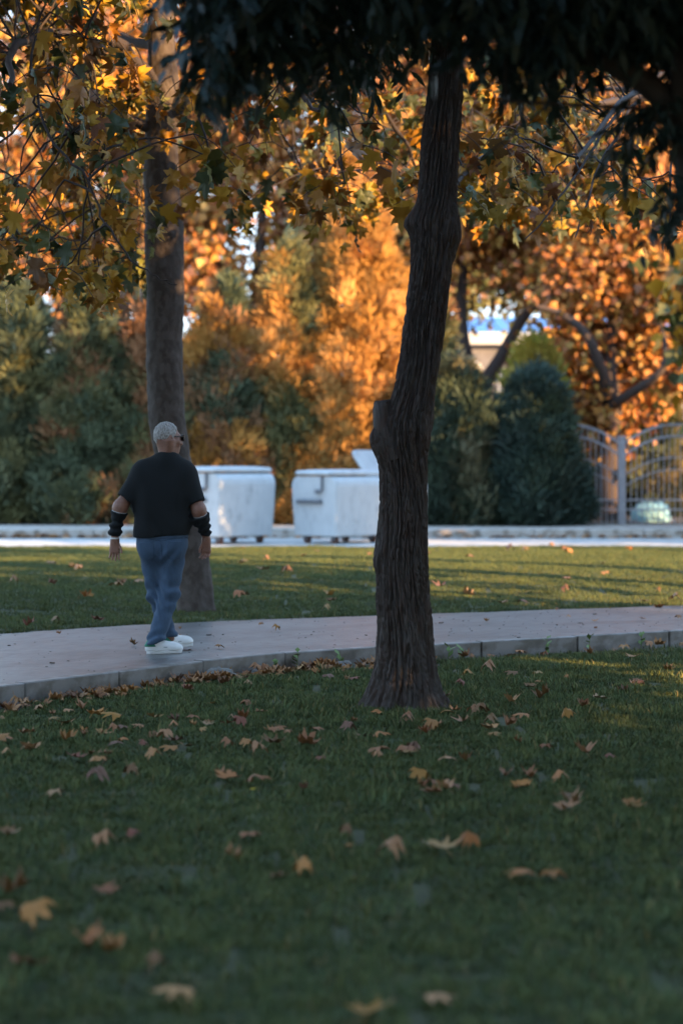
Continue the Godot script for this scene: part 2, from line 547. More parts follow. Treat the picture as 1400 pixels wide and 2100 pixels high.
# ---------------------------------------------------------------- leaves
func leaf_shape(curl: float, fold: float, seed_: int, m: Material) -> Mesh:   # a lobed plane leaf, one unit long, stalk end at the origin, hanging down -y
	var rng := RandomNumberGenerator.new()
	rng.seed = seed_
	var half := [Vector2(0.07, 0.03), Vector2(0.30, 0.06), Vector2(0.33, -0.06), Vector2(0.56, -0.14), Vector2(0.40, -0.24), Vector2(0.24, -0.33), Vector2(0.40, -0.44), Vector2(0.50, -0.68), Vector2(0.32, -0.62), Vector2(0.17, -0.58), Vector2(0.15, -0.78), Vector2(0.06, -0.86)]
	var rim := []
	for p in half: rim.append(Vector2(p.x * rng.randf_range(0.88, 1.1), p.y * rng.randf_range(0.92, 1.06)))
	rim.append(Vector2(rng.randf_range(-0.04, 0.04), -1.0))
	for n in range(half.size() - 1, -1, -1):
		rim.append(Vector2(-half[n].x * rng.randf_range(0.88, 1.1), half[n].y * rng.randf_range(0.92, 1.06)))
	var b := MB.new()
	var ph := rng.randf() * TAU
	var lift := func(p: Vector2) -> Vector3:
		var z := -fold * absf(p.x) + curl * (p.x * p.x * 1.3 + (p.y + 0.4) * (p.y + 0.4) * 0.9) + 0.06 * curl * sin(p.y * 9.0 + ph) + 0.05 * curl * sin(p.x * 11.0 + ph)
		return Vector3(p.x * (1.0 - 0.25 * curl), p.y * (1.0 - 0.12 * curl), z)
	# centre line, middle ring, rim
	var c := b.vert(lift.call(Vector2(0, -0.33)))
	var n0 := b.v.size()
	for p in rim: b.vert(lift.call(Vector2(p.x * 0.5, -0.33 + (p.y + 0.33) * 0.5)))
	var n1 := b.v.size()
	for p in rim: b.vert(lift.call(p))
	var n := rim.size()
	for k in n:
		var k2 := (k + 1) % n
		b.tri(c, n0 + k, n0 + k2)
		b.tri(n0 + k, n1 + k, n1 + k2); b.tri(n0 + k, n1 + k2, n0 + k2)
	var s := Vector3(0.011, 0, 0)
	var top: Vector3 = Vector3(0.02, 0.34, -0.05 - 0.1 * curl)
	var root: Vector3 = lift.call(Vector2(0, -0.03))
	b.quad(root - s, top - s, top + s, root + s)
	return b.mesh(m)

func leaf_color(rng: RandomNumberGenerator, kind: int) -> Color:
	var pal := [
		[Color(0.40, 0.19, 0.008), Color(0.48, 0.25, 0.012), Color(0.28, 0.19, 0.014), Color(0.11, 0.11, 0.016), Color(0.2, 0.08, 0.014), Color(0.06, 0.07, 0.02), Color(0.42, 0.18, 0.008), Color(0.44, 0.24, 0.01)],   # turning plane leaves
		[Color(0.42, 0.17, 0.035), Color(0.50, 0.23, 0.045), Color(0.36, 0.13, 0.03), Color(0.46, 0.27, 0.06), Color(0.25, 0.10, 0.04)],                              # orange
		[Color(0.23, 0.10, 0.035), Color(0.29, 0.14, 0.05), Color(0.16, 0.07, 0.03), Color(0.34, 0.18, 0.08), Color(0.32, 0.135, 0.03)],                         # fallen, brown
		[Color(0.10, 0.12, 0.045), Color(0.16, 0.15, 0.05), Color(0.24, 0.14, 0.05), Color(0.19, 0.10, 0.05), Color(0.09, 0.12, 0.09)],                              # dull olive and brown
	]
	var c: Color = pal[kind][rng.randi() % pal[kind].size()]
	var g := rng.randf_range(0.8, 1.2)
	return Color(c.r * g, c.g * g, c.b * g)

func hang(rng: RandomNumberGenerator, p: Vector3, size: float, droop := 0.7) -> Transform3D:
	var b := Basis(Vector3.UP, rng.randf() * TAU) * Basis(Vector3.RIGHT, rng.randf_range(-1.0, 1.0) * (1.3 - droop)) * Basis(Vector3.BACK, rng.randf_range(-0.5, 0.5))
	return Transform3D(b.scaled(Vector3.ONE * size), p)

func spline(pts: Array, per: int) -> Array:
	var out := []
	for n in pts.size() - 1:
		var p0: Vector3 = pts[maxi(n - 1, 0)]
		var p1: Vector3 = pts[n]
		var p2: Vector3 = pts[n + 1]
		var p3: Vector3 = pts[mini(n + 2, pts.size() - 1)]
		for k in per:
			out.append(p1.cubic_interpolate(p2, p0, p3, float(k) / per))
	out.append(pts[pts.size() - 1])
	return out

func taper(n: int, r0: float, r1: float) -> Array:
	var out := []
	for k in n: out.append(lerpf(r0, r1, pow(float(k) / (n - 1), 0.8)))
	return out

func rough_trunk(pts: Array, radii: Array, sides: int, per: int, amp: float, flare: float, seed_: int, m: Material) -> Mesh:   # a knobbly trunk for trees seen from afar
	var b := MB.new()
	var f := FastNoiseLite.new()
	f.seed = seed_; f.frequency = 1.4; f.fractal_octaves = 4
	var sp := spline(pts, per)
	for n in sp.size():
		var t := float(n) / per
		var k := mini(int(t), radii.size() - 2)
		var r: float = lerpf(radii[k], radii[k + 1], t - k)
		var p: Vector3 = sp[n]
		var up: float = p.y - sp[0].y
		for s in sides + 1:
			var a := TAU * (s % sides) / sides
			var dir := Vector3(cos(a), 0, sin(a))
			var q := p + dir * r
			var rr := r * (1.0 + amp * f.get_noise_3d(q.x * 2.0, q.y * 1.1, q.z * 2.0) + amp * 0.4 * f.get_noise_3d(q.x * 9.0, q.y * 4.0, q.z * 9.0))
			rr += flare * exp(-up / 0.22) * (0.65 + 0.5 * cos(a * 5.0 + seed_))
			b.vert(p + dir * rr, Vector2(float(s) / sides, up))
	for n in sp.size() - 1:
		for s in sides:
			var a := n * (sides + 1) + s
			b.tri(a, a + sides + 2, a + sides + 1); b.tri(a, a + 1, a + sides + 2)
	return b.mesh(m)

# ---------------------------------------------------------------- conifers
func spray_mesh(seed_: int) -> Mesh:   # a flat fan of scale-leaf twigs, one unit long, growing along +y
	var rng := RandomNumberGenerator.new()
	rng.seed = seed_
	var b := MB.new()
	for n in 44:
		var a := rng.randf_range(-0.95, 0.95)
		var l := rng.randf_range(0.5, 1.0) * (1.0 - 0.3 * absf(a))
		var o := Vector3(rng.randfn() * 0.3, rng.randf_range(-0.35, 0.6), rng.randfn() * 0.3)
		var dir := Vector3(sin(a), cos(a), rng.randf_range(-0.45, 0.45)).normalized()
		var side := dir.cross(Vector3(0, 0, 1)).normalized() * rng.randf_range(0.05, 0.085)
		var k := b.vert(o); b.vert(o + dir * l * 0.55 + side); b.vert(o + dir * l); b.vert(o + dir * l * 0.5 - side)
		b.tri(k, k + 1, k + 2); b.tri(k, k + 2, k + 3)
	return b.mesh(M.conifer)

var sprays := []

# one conifer: at (x, depth), height, radius, base height above the ground; green and brown say how much of each its foliage has
func conifer(called: String, label: String, x: float, d: float, h: float, r: float, c0: Color, c1: Color, c2: Color, count: int, group: String, pointed := 0.75) -> void:
	var rng := RandomNumberGenerator.new()
	rng.seed = int(x * 1000) + int(d * 77) + int(h * 10)
	var o := thing(called, label, "conifer", Vector3(x, 0.24, -d), group)
	var b := MB.new()
	b.tube([Vector3(0, -0.1, 0), Vector3(0.03, h * 0.5, 0), Vector3(0, h * 0.93, 0)], [0.14, 0.09, 0.02], 8)
	part("trunk", b.mesh(M.far_bark), o)
	var f := FastNoiseLite.new()
	f.seed = rng.randi() % 1000; f.frequency = 0.55; f.fractal_octaves = 3
	var xf := [[], [], []]
	var cs := [[], [], []]
	for n in count * 3 / 10:
		var t := 1.0 - sqrt(rng.randf_range(0.0, 1.0))
		t = clampf(t * 1.02, 0.0, 1.0)
		var a := rng.randf() * TAU
		var prof := pow(1.0 - t, pointed) * (0.82 + 0.18 * smoothstep(0.0, 0.12, t))
		var lump := 1.0 + 0.62 * f.get_noise_3d(cos(a) * 1.6, t * h * 1.2, sin(a) * 1.6)
		var rr := r * prof * lump * (1.0 - 0.45 * pow(rng.randf(), 2.5)) + 0.04
		var p := Vector3(cos(a) * rr, t * h * rng.randf_range(0.97, 1.02) + 0.03, sin(a) * rr)
		var out := Vector3(cos(a), 0, sin(a))
		var grow := (Vector3.UP * rng.randf_range(0.5, 1.3) + out * rng.randf_range(0.3, 1.0) + Vector3(rng.randf_range(-0.4, 0.4), 0, rng.randf_range(-0.4, 0.4))).normalized()
		var face := grow.cross(out.rotated(Vector3.UP, rng.randf_range(-1.2, 1.2))).normalized()
		if face.length() < 0.1: face = Vector3.RIGHT
		var s := rng.randf_range(0.22, 0.42) * (0.75 + 0.1 * r)
		var bs := Basis(face, grow, face.cross(grow)).scaled(Vector3.ONE * s)
		var k := rng.randi() % 3
		xf[k].append(Transform3D(bs, p))
		var m := clampf(0.5 + 1.5 * f.get_noise_3d(p.x * 1.1 + 40.0, p.y * 0.8, p.z * 1.1) + rng.randf_range(-0.25, 0.25), 0.0, 1.0)
		var c: Color = c0.lerp(c1, smoothstep(0.25, 0.6, m)).lerp(c2, smoothstep(0.62, 0.95, m))
		var g := rng.randf_range(0.75, 1.25)
		cs[k].append(Color(c.r * g, c.g * g, c.b * g))
	joined("crown", sprays, xf, cs, o)

func build_conifers() -> void:
	for k in 3: sprays.append(spray_mesh(200 + k))
	var green := Color(0.082, 0.105, 0.055)
	var olive := Color(0.14, 0.14, 0.055)
	var rust := Color(0.26, 0.125, 0.055)
	var gold := Color(0.42, 0.21, 0.045)
	var amber := Color(0.55, 0.28, 0.08)
	var g := "tall conifers in a row behind the pavement"
	conifer("tall_conifer", "dark green tall conifer with brown tips, end of the conifer row farthest from the fence", -6.5, 48.6, 4.8, 1.2, green, green, olive, 5200, g)
	conifer("tall_conifer", "dark green tall conifer streaked rust brown, second in the conifer row", -5.1, 48.3, 4.9, 1.15, green, olive, rust, 5200, g)
	conifer("tall_conifer", "dark green tall conifer behind the plane tree trunk and the walking man", -3.75, 48.4, 4.7, 1.15, green, olive, rust, 5200, g)
	conifer("tall_conifer", "green conifer turning brown above the bin nearer the man", -2.35, 48.2, 4.9, 1.2, green, rust, gold, 6200, g)
	conifer("tall_conifer", "golden orange conifer with green patches between the two closed bins", -1.1, 48.5, 5.6, 1.15, olive, gold, amber, 6200, g)
	conifer("tall_conifer", "bright orange conifer, tallest of the row, beside the furrowed tree trunk", 0.32, 48.9, 7.4, 1.25, gold, amber, amber, 7000, g, 0.6)
	conifer("tall_conifer", "rusty conifer behind the furrowed tree trunk", 1.75, 49.3, 5.0, 1.0, olive, rust, gold, 4200, g)
	var s := "bushy conifers beside the iron fence"
	conifer("bushy_conifer", "dark green bushy conifer with olive top between tree trunk and larger bush", 2.28, 47.2, 3.15, 0.86, Color(0.04, 0.062, 0.038), Color(0.05, 0.07, 0.035), Color(0.11, 0.10, 0.05), 4600, s, 0.55)
	conifer("bushy_conifer", "large dark blue-green bushy conifer next to the arched fence", 3.74, 47.0, 3.1, 0.88, Color(0.033, 0.058, 0.042), Color(0.04, 0.066, 0.044), Color(0.055, 0.078, 0.04), 5400, s, 0.62)
	var y := "yellow-green conifers behind the bushy ones"
	conifer("yellow_conifer", "yellow-green conifer behind the smaller bushy conifer", 1.82, 49.6, 3.6, 0.45, Color(0.24, 0.20, 0.035), Color(0.36, 0.27, 0.045), gold, 3800, y, 0.5)
	conifer("yellow_conifer", "bright yellow-green conifer behind the large blue-green bush", 3.95, 49.4, 3.75, 0.75, Color(0.16, 0.17, 0.03), Color(0.34, 0.30, 0.04), Color(0.42, 0.31, 0.05), 4600, y, 0.5)
	conifer("yellow_conifer", "dark olive conifer behind the arched fence beside the drooping orange tree", 6.6, 55.5, 3.6, 1.4, Color(0.06, 0.08, 0.03), Color(0.10, 0.11, 0.035), Color(0.2, 0.15, 0.05), 4200, y, 0.5)
	conifer("yellow_conifer", "yellow-green conifer beyond the conifer row at its far end", -8.0, 52.0, 4.6, 1.2, Color(0.12, 0.14, 0.035), Color(0.24, 0.24, 0.04), Color(0.3, 0.26, 0.05), 3200, y, 0.5)

# ---------------------------------------------------------------- broadleaved trees farther off
var far_leaves := []
var far_clumps := []

func clump_mesh(seed_: int, leaves: int, spread: float) -> Mesh:   # a handful of simple leaves on a twig end
	var rng := RandomNumberGenerator.new()
	rng.seed = seed_
	var b := MB.new()
	for n in leaves:
		var p := Vector3(rng.randfn(), rng.randfn(), rng.randfn()) * spread * 0.5
		var t := hang(rng, p, rng.randf_range(0.8, 1.2), 0.5)
		var k := b.vert(t * Vector3.ZERO); b.vert(t * Vector3(-0.42, -0.3, 0.08)); b.vert(t * Vector3(-0.2, -0.62, 0)); b.vert(t * Vector3(0, -1, 0.1)); b.vert(t * Vector3(0.22, -0.6, 0)); b.vert(t * Vector3(0.42, -0.28, 0.08)); b.vert(t * Vector3(0, -0.35, -0.06))
		for j in 6:
			b.tri(k + 6, k + j, k + (j + 1) % 6)
	return b.mesh(M.leaf)

# limbs: arrays of [points, thick radius, thin radius]; blobs: [centre, radii, count] of foliage
func broad_tree(called: String, label: String, at: Vector3, trunk: Array, limbs: Array, blobs: Array, kind: int, leaf: float, group: String, seed_: int) -> Node3D:
	var rng := RandomNumberGenerator.new()
	rng.seed = seed_
	var o := thing(called, label, "tree", at, group)
	part("trunk", rough_trunk(trunk[0], trunk[1], 14, 5, 0.22, trunk[2], seed_, M.far_bark), o)
	var ends := []
	for l in limbs:
		var b := MB.new()
		var sp := spline(l[0], 4)
		b.tube(sp, taper(sp.size(), l[1], l[2]), 8)
		part("limb", b.mesh(M.far_bark), o)
		for p in sp: ends.append(p)
	if ends.is_empty(): ends = spline(trunk[0], 4)
	var f := FastNoiseLite.new()
	f.seed = seed_; f.frequency = 0.42; f.fractal_octaves = 3
	var xf := [[], [], []]
	var cs := [[], [], []]
	var bb := MB.new()
	for bl in blobs:
		var c: Vector3 = bl[0]
		var rad: Vector3 = bl[1]
		for k in 7:   # thin branches into the foliage
			var e := c + Vector3(rng.randf_range(-0.8, 0.8) * rad.x, rng.randf_range(-0.7, 0.7) * rad.y, rng.randf_range(-0.8, 0.8) * rad.z)
			var s: Vector3 = ends[0]
			for p in ends:
				if p.distance_to(e) < s.distance_to(e): s = p
			var mid := (s + e) / 2 + Vector3(rng.randf_range(-0.3, 0.3), rng.randf_range(0.0, 0.5), rng.randf_range(-0.3, 0.3))
			bb.tube(spline([s, mid, e], 3), taper(7, 0.035, 0.008), 5, false)
		var made := 0
		var tries := 0
		while made < bl[2] * 0.36 and tries < bl[2] * 2:
			tries += 1
			var u := Vector3(rng.randfn(), rng.randfn(), rng.randfn()).normalized() * pow(rng.randf(), 0.42)
			var p := c + u * rad
			if f.get_noise_3d(p.x * 1.5, p.y * 1.9, p.z * 1.5) + rng.randf_range(-0.16, 0.16) < -0.04: continue
			made += 1
			var k := rng.randi() % 3
			xf[k].append(hang(rng, p, leaf * rng.randf_range(0.75, 1.25), 0.6))
			cs[k].append(leaf_color(rng, kind))
	part("twigs", bb.mesh(M.twig), o).set_meta("kind", "stuff")
	joined("crown", far_clumps, xf, cs, o)
	return o

func build_background_trees() -> void:
	for k in 3: far_clumps.append(clump_mesh(300 + k, 15, 3.2))
	var g := "autumn trees behind the conifers"
	# forked tree behind the bushy conifers
	broad_tree("autumn_tree", "orange-leaved tree with forked dark trunk above the bushy conifers", Vector3(3.05, 0.24, -53.5),
		[[Vector3(0, -0.1, 0), Vector3(0.03, 1.5, 0), Vector3(-0.02, 2.9, 0), Vector3(-0.05, 3.25, 0)], [0.3, 0.25, 0.25, 0.14], 0.12],
		[[[Vector3(-0.03, 2.7, 0), Vector3(-0.28, 3.4, 0.05), Vector3(-0.4, 4.3, 0), Vector3(-0.3, 6.0, -0.2), Vector3(0.1, 8.5, -0.3)], 0.27, 0.05],
		[[Vector3(0.0, 2.8, 0), Vector3(0.45, 3.5, 0.1), Vector3(0.95, 4.4, 0.1), Vector3(1.6, 5.2, 0.0), Vector3(2.4, 6.6, -0.3)], 0.2, 0.05]],
		[[Vector3(-0.4, 6.6, 0), Vector3(1.7, 1.7, 1.5), 620], [Vector3(1.6, 6.0, 0), Vector3(1.5, 0.85, 1.4), 480], [Vector3(1.4, 8.3, 0), Vector3(2.2, 1.7, 1.5), 800], [Vector3(-0.8, 9.8, 0), Vector3(2.0, 1.9, 1.5), 700]], 1, 0.19, g, 11)
	# drooping tree behind the fence
	broad_tree("autumn_tree", "orange tree drooping over the arched iron fence", Vector3(5.65, 0.24, -51.0),
		[[Vector3(0, -0.1, 0), Vector3(0.0, 1.2, 0), Vector3(0.03, 2.2, 0), Vector3(0.0, 3.0, 0)], [0.3, 0.27, 0.24, 0.16], 0.12],
		[[[Vector3(0, 2.5, 0.1), Vector3(-0.25, 3.2, 0.6), Vector3(-0.6, 3.9, 0.9), Vector3(-1.1, 4.3, 0.9), Vector3(-1.6, 4.45, 0.9)], 0.16, 0.05],
		[[Vector3(0, 2.4, 0.1), Vector3(0.5, 2.75, 0.6), Vector3(0.95, 3.1, 0.9), Vector3(1.05, 3.6, 0.9), Vector3(0.9, 4.4, 0.8)], 0.13, 0.04],
		[[Vector3(0, 2.9, 0), Vector3(0.1, 4.5, -0.2), Vector3(0.4, 6.5, -0.2), Vector3(0.7, 9, -0.3)], 0.16, 0.04]],
		[[Vector3(-0.9, 3.2, -0.4), Vector3(0.85, 1.0, 0.7), 330], [Vector3(0.7, 3.3, -0.6), Vector3(1.2, 1.3, 0.7), 420], [Vector3(-0.2, 5.0, -0.3), Vector3(1.5, 0.75, 1.2), 480], [Vector3(1.4, 5.2, 0), Vector3(1.4, 1.0, 1.3), 420], [Vector3(0.3, 7.0, 0), Vector3(2.2, 1.5, 1.5), 700], [Vector3(0.8, 9.6, 0), Vector3(2.4, 1.9, 1.5), 700], [Vector3(-0.3, 2.2, -0.3), Vector3(0.8, 0.7, 0.5), 160]], 1, 0.18, g, 12)
	broad_tree("autumn_tree", "tall golden tree rising behind the green and orange conifers", Vector3(-2.0, 0.24, -57.5),
		[[Vector3(0, -0.1, 0), Vector3(0.05, 2.5, 0), Vector3(0.0, 5, 0), Vector3(0.2, 8, 0)], [0.28, 0.22, 0.16, 0.08], 0.1],
		[[[Vector3(0, 4.5, 0), Vector3(0.8, 6, 0), Vector3(1.8, 7.5, 0.2), Vector3(2.6, 9, 0.2)], 0.1, 0.03], [[Vector3(0, 4.2, 0), Vector3(-0.8, 5.8, 0), Vector3(-1.7, 7.3, -0.2), Vector3(-2, 9, -0.2)], 0.1, 0.03]],
		[[Vector3(-1.0, 5.6, 0.4), Vector3(1.6, 1.1, 1.0), 330], [Vector3(1.4, 6.0, 0.4), Vector3(1.3, 1.2, 1.0), 280], [Vector3(-2.4, 6.6, 0.2), Vector3(1.0, 1.0, 1.0), 130], [Vector3(1.7, 8.0, 0), Vector3(1.7, 1.5, 1.4), 430], [Vector3(-0.6, 9.6, 0), Vector3(1.9, 1.9, 1.4), 520], [Vector3(2.2, 10.6, 0), Vector3(1.8, 1.5, 1.4), 460], [Vector3(-1.3, 6.6, 0), Vector3(0.9, 0.8, 1.0), 110], [Vector3(1.3, 6.2, 0.2), Vector3(1.4, 0.7, 1.0), 190]], 1, 0.20, g, 13)
	broad_tree("autumn_tree", "orange tree behind the dark end of the conifer row", Vector3(-6.8, 0.24, -58.5),
		[[Vector3(0, -0.1, 0), Vector3(0.1, 2.5, 0), Vector3(0.0, 5, 0), Vector3(-0.2, 8, 0)], [0.28, 0.22, 0.16, 0.08], 0.1],
		[[[Vector3(0, 4.5, 0), Vector3(1.0, 6, 0), Vector3(2.0, 7.2, 0.2), Vector3(2.8, 9, 0.2)], 0.1, 0.03], [[Vector3(0, 4.2, 0), Vector3(-0.8, 5.8, 0), Vector3(-1.7, 7.3, -0.2)], 0.1, 0.03]],
		[[Vector3(1.2, 5.4, 0.3), Vector3(1.3, 0.8, 1.0), 190], [Vector3(-1.0, 5.9, 0.3), Vector3(1.2, 0.9, 1.0), 190], [Vector3(0.8, 9.6, 0), Vector3(2.5, 2.1, 1.4), 720], [Vector3(2.2, 7.4, 0), Vector3(1.1, 0.8, 1.2), 200], [Vector3(-1.2, 7.6, 0), Vector3(1.6, 1.4, 1.2), 360], [Vector3(0.6, 6.0, 0), Vector3(1.2, 0.7, 1.0), 130]], 1, 0.20, g, 14)
	# muted trees still farther, filling between
	broad_tree("muted_tree", "olive and brown tree far behind the forked tree", Vector3(6.9, 0.24, -66),
		[[Vector3(0, -0.1, 0), Vector3(0.05, 3, 0), Vector3(0.0, 7, 0)], [0.3, 0.24, 0.12], 0.1], [],
		[[Vector3(-3.3, 6.05, 0), Vector3(1.7, 0.8, 1.2), 340], [Vector3(-4.2, 7.5, 0), Vector3(2.1, 1.9, 1.5), 780], [Vector3(-1.4, 8.0, 0), Vector3(2.2, 2.2, 1.5), 820], [Vector3(-3.0, 12.0, 0), Vector3(3.2, 2.3, 1.5), 1000]], 3, 0.22, g, 15)
	broad_tree("muted_tree", "brown tree far behind the drooping orange tree", Vector3(10.2, 0.24, -67),
		[[Vector3(0, -0.1, 0), Vector3(0.05, 3, 0), Vector3(0.0, 7, 0)], [0.3, 0.24, 0.12], 0.1], [],
		[[Vector3(-1.6, 8.0, 0), Vector3(2.3, 2.2, 1.5), 820], [Vector3(1.6, 7.2, 0), Vector3(2.2, 2.6, 1.5), 820], [Vector3(-0.5, 11.8, 0), Vector3(3.4, 2.3, 1.5), 1050]], 3, 0.22, g, 16)
	broad_tree("muted_tree", "orange-brown tree far behind the dark end of the conifer row", Vector3(-6.0, 0.24, -66),
		[[Vector3(0, -0.1, 0), Vector3(0.05, 3, 0), Vector3(0.0, 7, 0)], [0.3, 0.24, 0.12], 0.1], [],
		[[Vector3(-2.2, 8.4, 0), Vector3(2.4, 2.0, 1.5), 560], [Vector3(2.2, 9.2, 0), Vector3(2.6, 2.0, 1.5), 620], [Vector3(-0.5, 12.6, 0), Vector3(4.2, 2.0, 1.5), 1000]], 1, 0.24, g, 18)
	# olive tree close behind the trunk gap
	broad_tree("muted_tree", "grey-green tree behind the tallest orange conifer", Vector3(1.7, 0.24, -59.5),
		[[Vector3(0, -0.1, 0), Vector3(0.05, 3, 0), Vector3(0.0, 6, 0)], [0.2, 0.17, 0.1], 0.1], [],
		[[Vector3(0.6, 6.4, 0), Vector3(1.3, 1.3, 1.2), 330], [Vector3(0.2, 9.0, 0), Vector3(1.8, 1.6, 1.2), 460], [Vector3(1.2, 10.8, 0), Vector3(2.2, 1.4, 1.2), 420]], 3, 0.2, g, 17)

# trees along the lawn to the right, outside the picture: their crowns shade the lawns, the path and the man
func build_shade_trees() -> void:
	var g := "park trees shading the lawns from outside the picture"
	var spots := [[9.2, -4.0, 2.4, 9.0, 3.6], [9.6, 1.5, 2.2, 9.0, 3.6], [9.0, 7.0, 2.0, 8.0, 3.4], [9.6, 12.5, 2.0, 10.0, 3.8], [9.2, 18.5, 3.0, 7.4, 3.3], [9.6, 24.0, 4.4, 8.0, 2.6], [9.3, 33.2, 4.0, 8.0, 1.9], [9.6, 36.4, 6.0, 10.0, 2.4], [8.3, 45.6, 1.5, 5.5, 1.6], [13.0, 38.0, 2.6, 5.7, 2.4], [-8.2, 3.0, 1.8, 9.0, 3.6], [-8.6, 10.0, 1.9, 9.0, 3.4], [-3.0, -6.0, 1.9, 9.0, 3.6], [4.2, -7.0, 1.9, 9.0, 3.6]]
	var labels := ["park tree beside the viewer's lawn, farthest down the row", "park tree beside the near lawn", "park tree shading the near lawn and kerb", "park tree shading the footpath", "park tree beside the footpath bend", "park tree beside the far lawn", "slender park tree near the road edge", "high-crowned park tree beside the road", "small park tree beside the pavement near the iron fence", "low spreading park tree near the road, apart from the row", "park tree on the open side of the near lawn", "park tree on the open side of the footpath", "park tree at the back of the near lawn, evergreen side", "park tree at the back of the near lawn, row side"]
	for n in spots.size():
		var s: Array = spots[n]
		var base: float = s[2]
		var top: float = s[3]
		var r: float = s[4]
		var blobs := []
		var rng := RandomNumberGenerator.new()
		rng.seed = 900 + n
		for k in 7:
			var a := TAU * k / 7.0 + rng.randf()
			blobs.append([Vector3(cos(a) * r * 0.55, lerpf(base + 1.0, top - 1.2, rng.randf()), sin(a) * r * 0.55), Vector3(r * 0.5, 1.25, r * 0.5), ([9, 4, 80, 40][n - 4] if n >= 4 and n <= 7 else (140 if n == 2 else 170))])
		blobs.append([Vector3(0, (base + top) / 2, 0), Vector3(r * 0.75, (top - base) * 0.42, r * 0.75), ([22, 8, 190, 90][n - 4] if n >= 4 and n <= 7 else (380 if n == 2 else 460))])
		broad_tree("park_tree", labels[n], Vector3(s[0], ground_y(s[0], s[1]) if s[1] < 38 else 0.25, -s[1]),
			[[Vector3(0, -0.15, 0), Vector3(0.05, base, 0), Vector3(0, top * 0.6, 0), Vector3(0.1, top * 0.9, 0)], [0.24, 0.2, 0.14, 0.05], 0.12], [], blobs, 0, 0.33, g, 40 + n)

# ---------------------------------------------------------------- the plane trees whose branches hang into view
var plane_leaves := []

func leafy(o: Node3D, limbs: Array, regions: Array, seed_: int, kind: int) -> void:
	# limbs: [points, r0, r1]; regions: [x0, x1, y0, y1, z0, z1, dy per z, clusters]; all in the tree's own metres
	var rng := RandomNumberGenerator.new()
	rng.seed = seed_
	var nodes := []
	for l in limbs:
		var b := MB.new()
		var sp := spline(l[0], 5)
		for n in range(1, sp.size() - 1): sp[n] += Vector3(rng.randf_range(-1, 1), rng.randf_range(-1, 1), rng.randf_range(-1, 1)) * 0.02
		b.tube(sp, taper(sp.size(), l[1], l[2]), 9)
		part("limb", b.mesh(M.plane_bark if l[1] > 0.1 else M.twig), o)
		for n in sp.size(): nodes.append(sp[n])
	var all := []
	for r in regions:
		var bb := MB.new()
		for n in r[7]:
			var z := rng.randf_range(r[4], r[5])
			var c := Vector3(rng.randf_range(r[0], r[1]), rng.randf_range(r[2], r[3]) + r[6] * z, z)
			var s: Vector3 = nodes[0]
			for p in nodes:
				if p.distance_squared_to(c) < s.distance_squared_to(c): s = p
			var mid := (s + c) / 2 + Vector3(rng.randf_range(-0.12, 0.12), rng.randf_range(0.0, 0.22), rng.randf_range(-0.12, 0.12))
			var sp := spline([s, mid, c], 4)
			for k in range(1, sp.size()): sp[k] += Vector3(rng.randf_range(-1, 1), rng.randf_range(-1, 1), rng.randf_range(-1, 1)) * 0.015
			bb.tube(sp, taper(sp.size(), 0.011, 0.006), 5, false)
			if n % 3 == 0: nodes.append(c)
			for t in 2:
				var yaw := rng.randf() * TAU
				var len := rng.randf_range(0.25, 0.55)
				var e := c + Vector3(cos(yaw) * len, -rng.randf_range(0.05, 0.4), sin(yaw) * len)
				var tw := spline([c, (c + e) / 2 + Vector3(0, 0.05, 0), e], 3)
				bb.tube(tw, taper(tw.size(), 0.005, 0.0025), 4, false)
				for k in rng.randi_range(3, 5):
					var p: Vector3 = tw[rng.randi_range(1, tw.size() - 1)] + Vector3(rng.randf_range(-1, 1), rng.randf_range(-1.2, 0.4), rng.randf_range(-1, 1)) * 0.06
					all.append([hang(rng, p, rng.randf_range(0.13, 0.23), 0.65), leaf_color(rng, kind), rng.randi() % 5])
		part("twigs", bb.mesh(M.twig), o).set_meta("kind", "stuff")
	# the 300 leaves that hang nearest in view are parts of their own
	var keyed := []
	for n in all.size():
		var p: Vector3 = o.position + all[n][0].origin
		var d := -p.z
		var seen := absf(p.x) / d < 0.145 and p.y - 1.55 < 0.192 * d
		keyed.append([d if seen else d + 1000.0, n])
	keyed.sort_custom(func(a, b): return a[0] < b[0])
	var xf := []
	var cs := []
	for k in 5: xf.append([]); cs.append([])
	for n in keyed.size():
		var l: Array = all[keyed[n][1]]
		if n < 295:
			var q := MeshInstance3D.new()
			q.name = "leaf"
			var me: ArrayMesh = tinted(l[2], l[1])
			q.mesh = me
			q.transform = l[0]
			o.add_child(q, true)
		else:
			xf[l[2]].append(l[0]); cs[l[2]].append(l[1])
	for k in 5:
		if xf[k].size(): scatter("crown", plane_leaves[k], xf[k], cs[k], o)

# leaf meshes in a dozen set tones, shared by all leaves that are parts or things of their own
var tones := {}
func tinted(shape: int, c: Color, dry := false) -> ArrayMesh:
	var q := Color(snappedf(c.r, 0.05), snappedf(c.g, 0.035), snappedf(c.b, 0.02))
	q = Color(maxf(q.r, 0.05), maxf(q.g, 0.035), maxf(q.b, 0.02))
	var key := "%d %s %s" % [shape, q, dry]
	if not tones.has(key):
		var m := StandardMaterial3D.new()
		m.albedo_color = Color(q.r, q.g, q.b).linear_to_srgb()
		m.roughness = 0.7 if dry else 0.55
		m.backlight = Color(0.3, 0.22, 0.12) if dry else Color(0.9, 0.8, 0.5)
		var src: ArrayMesh = fallen_shapes[shape] if dry else plane_leaves[shape]
		var me: ArrayMesh = src.duplicate()
		me.surface_set_material(0, m)
		tones[key] = me
	return tones[key]

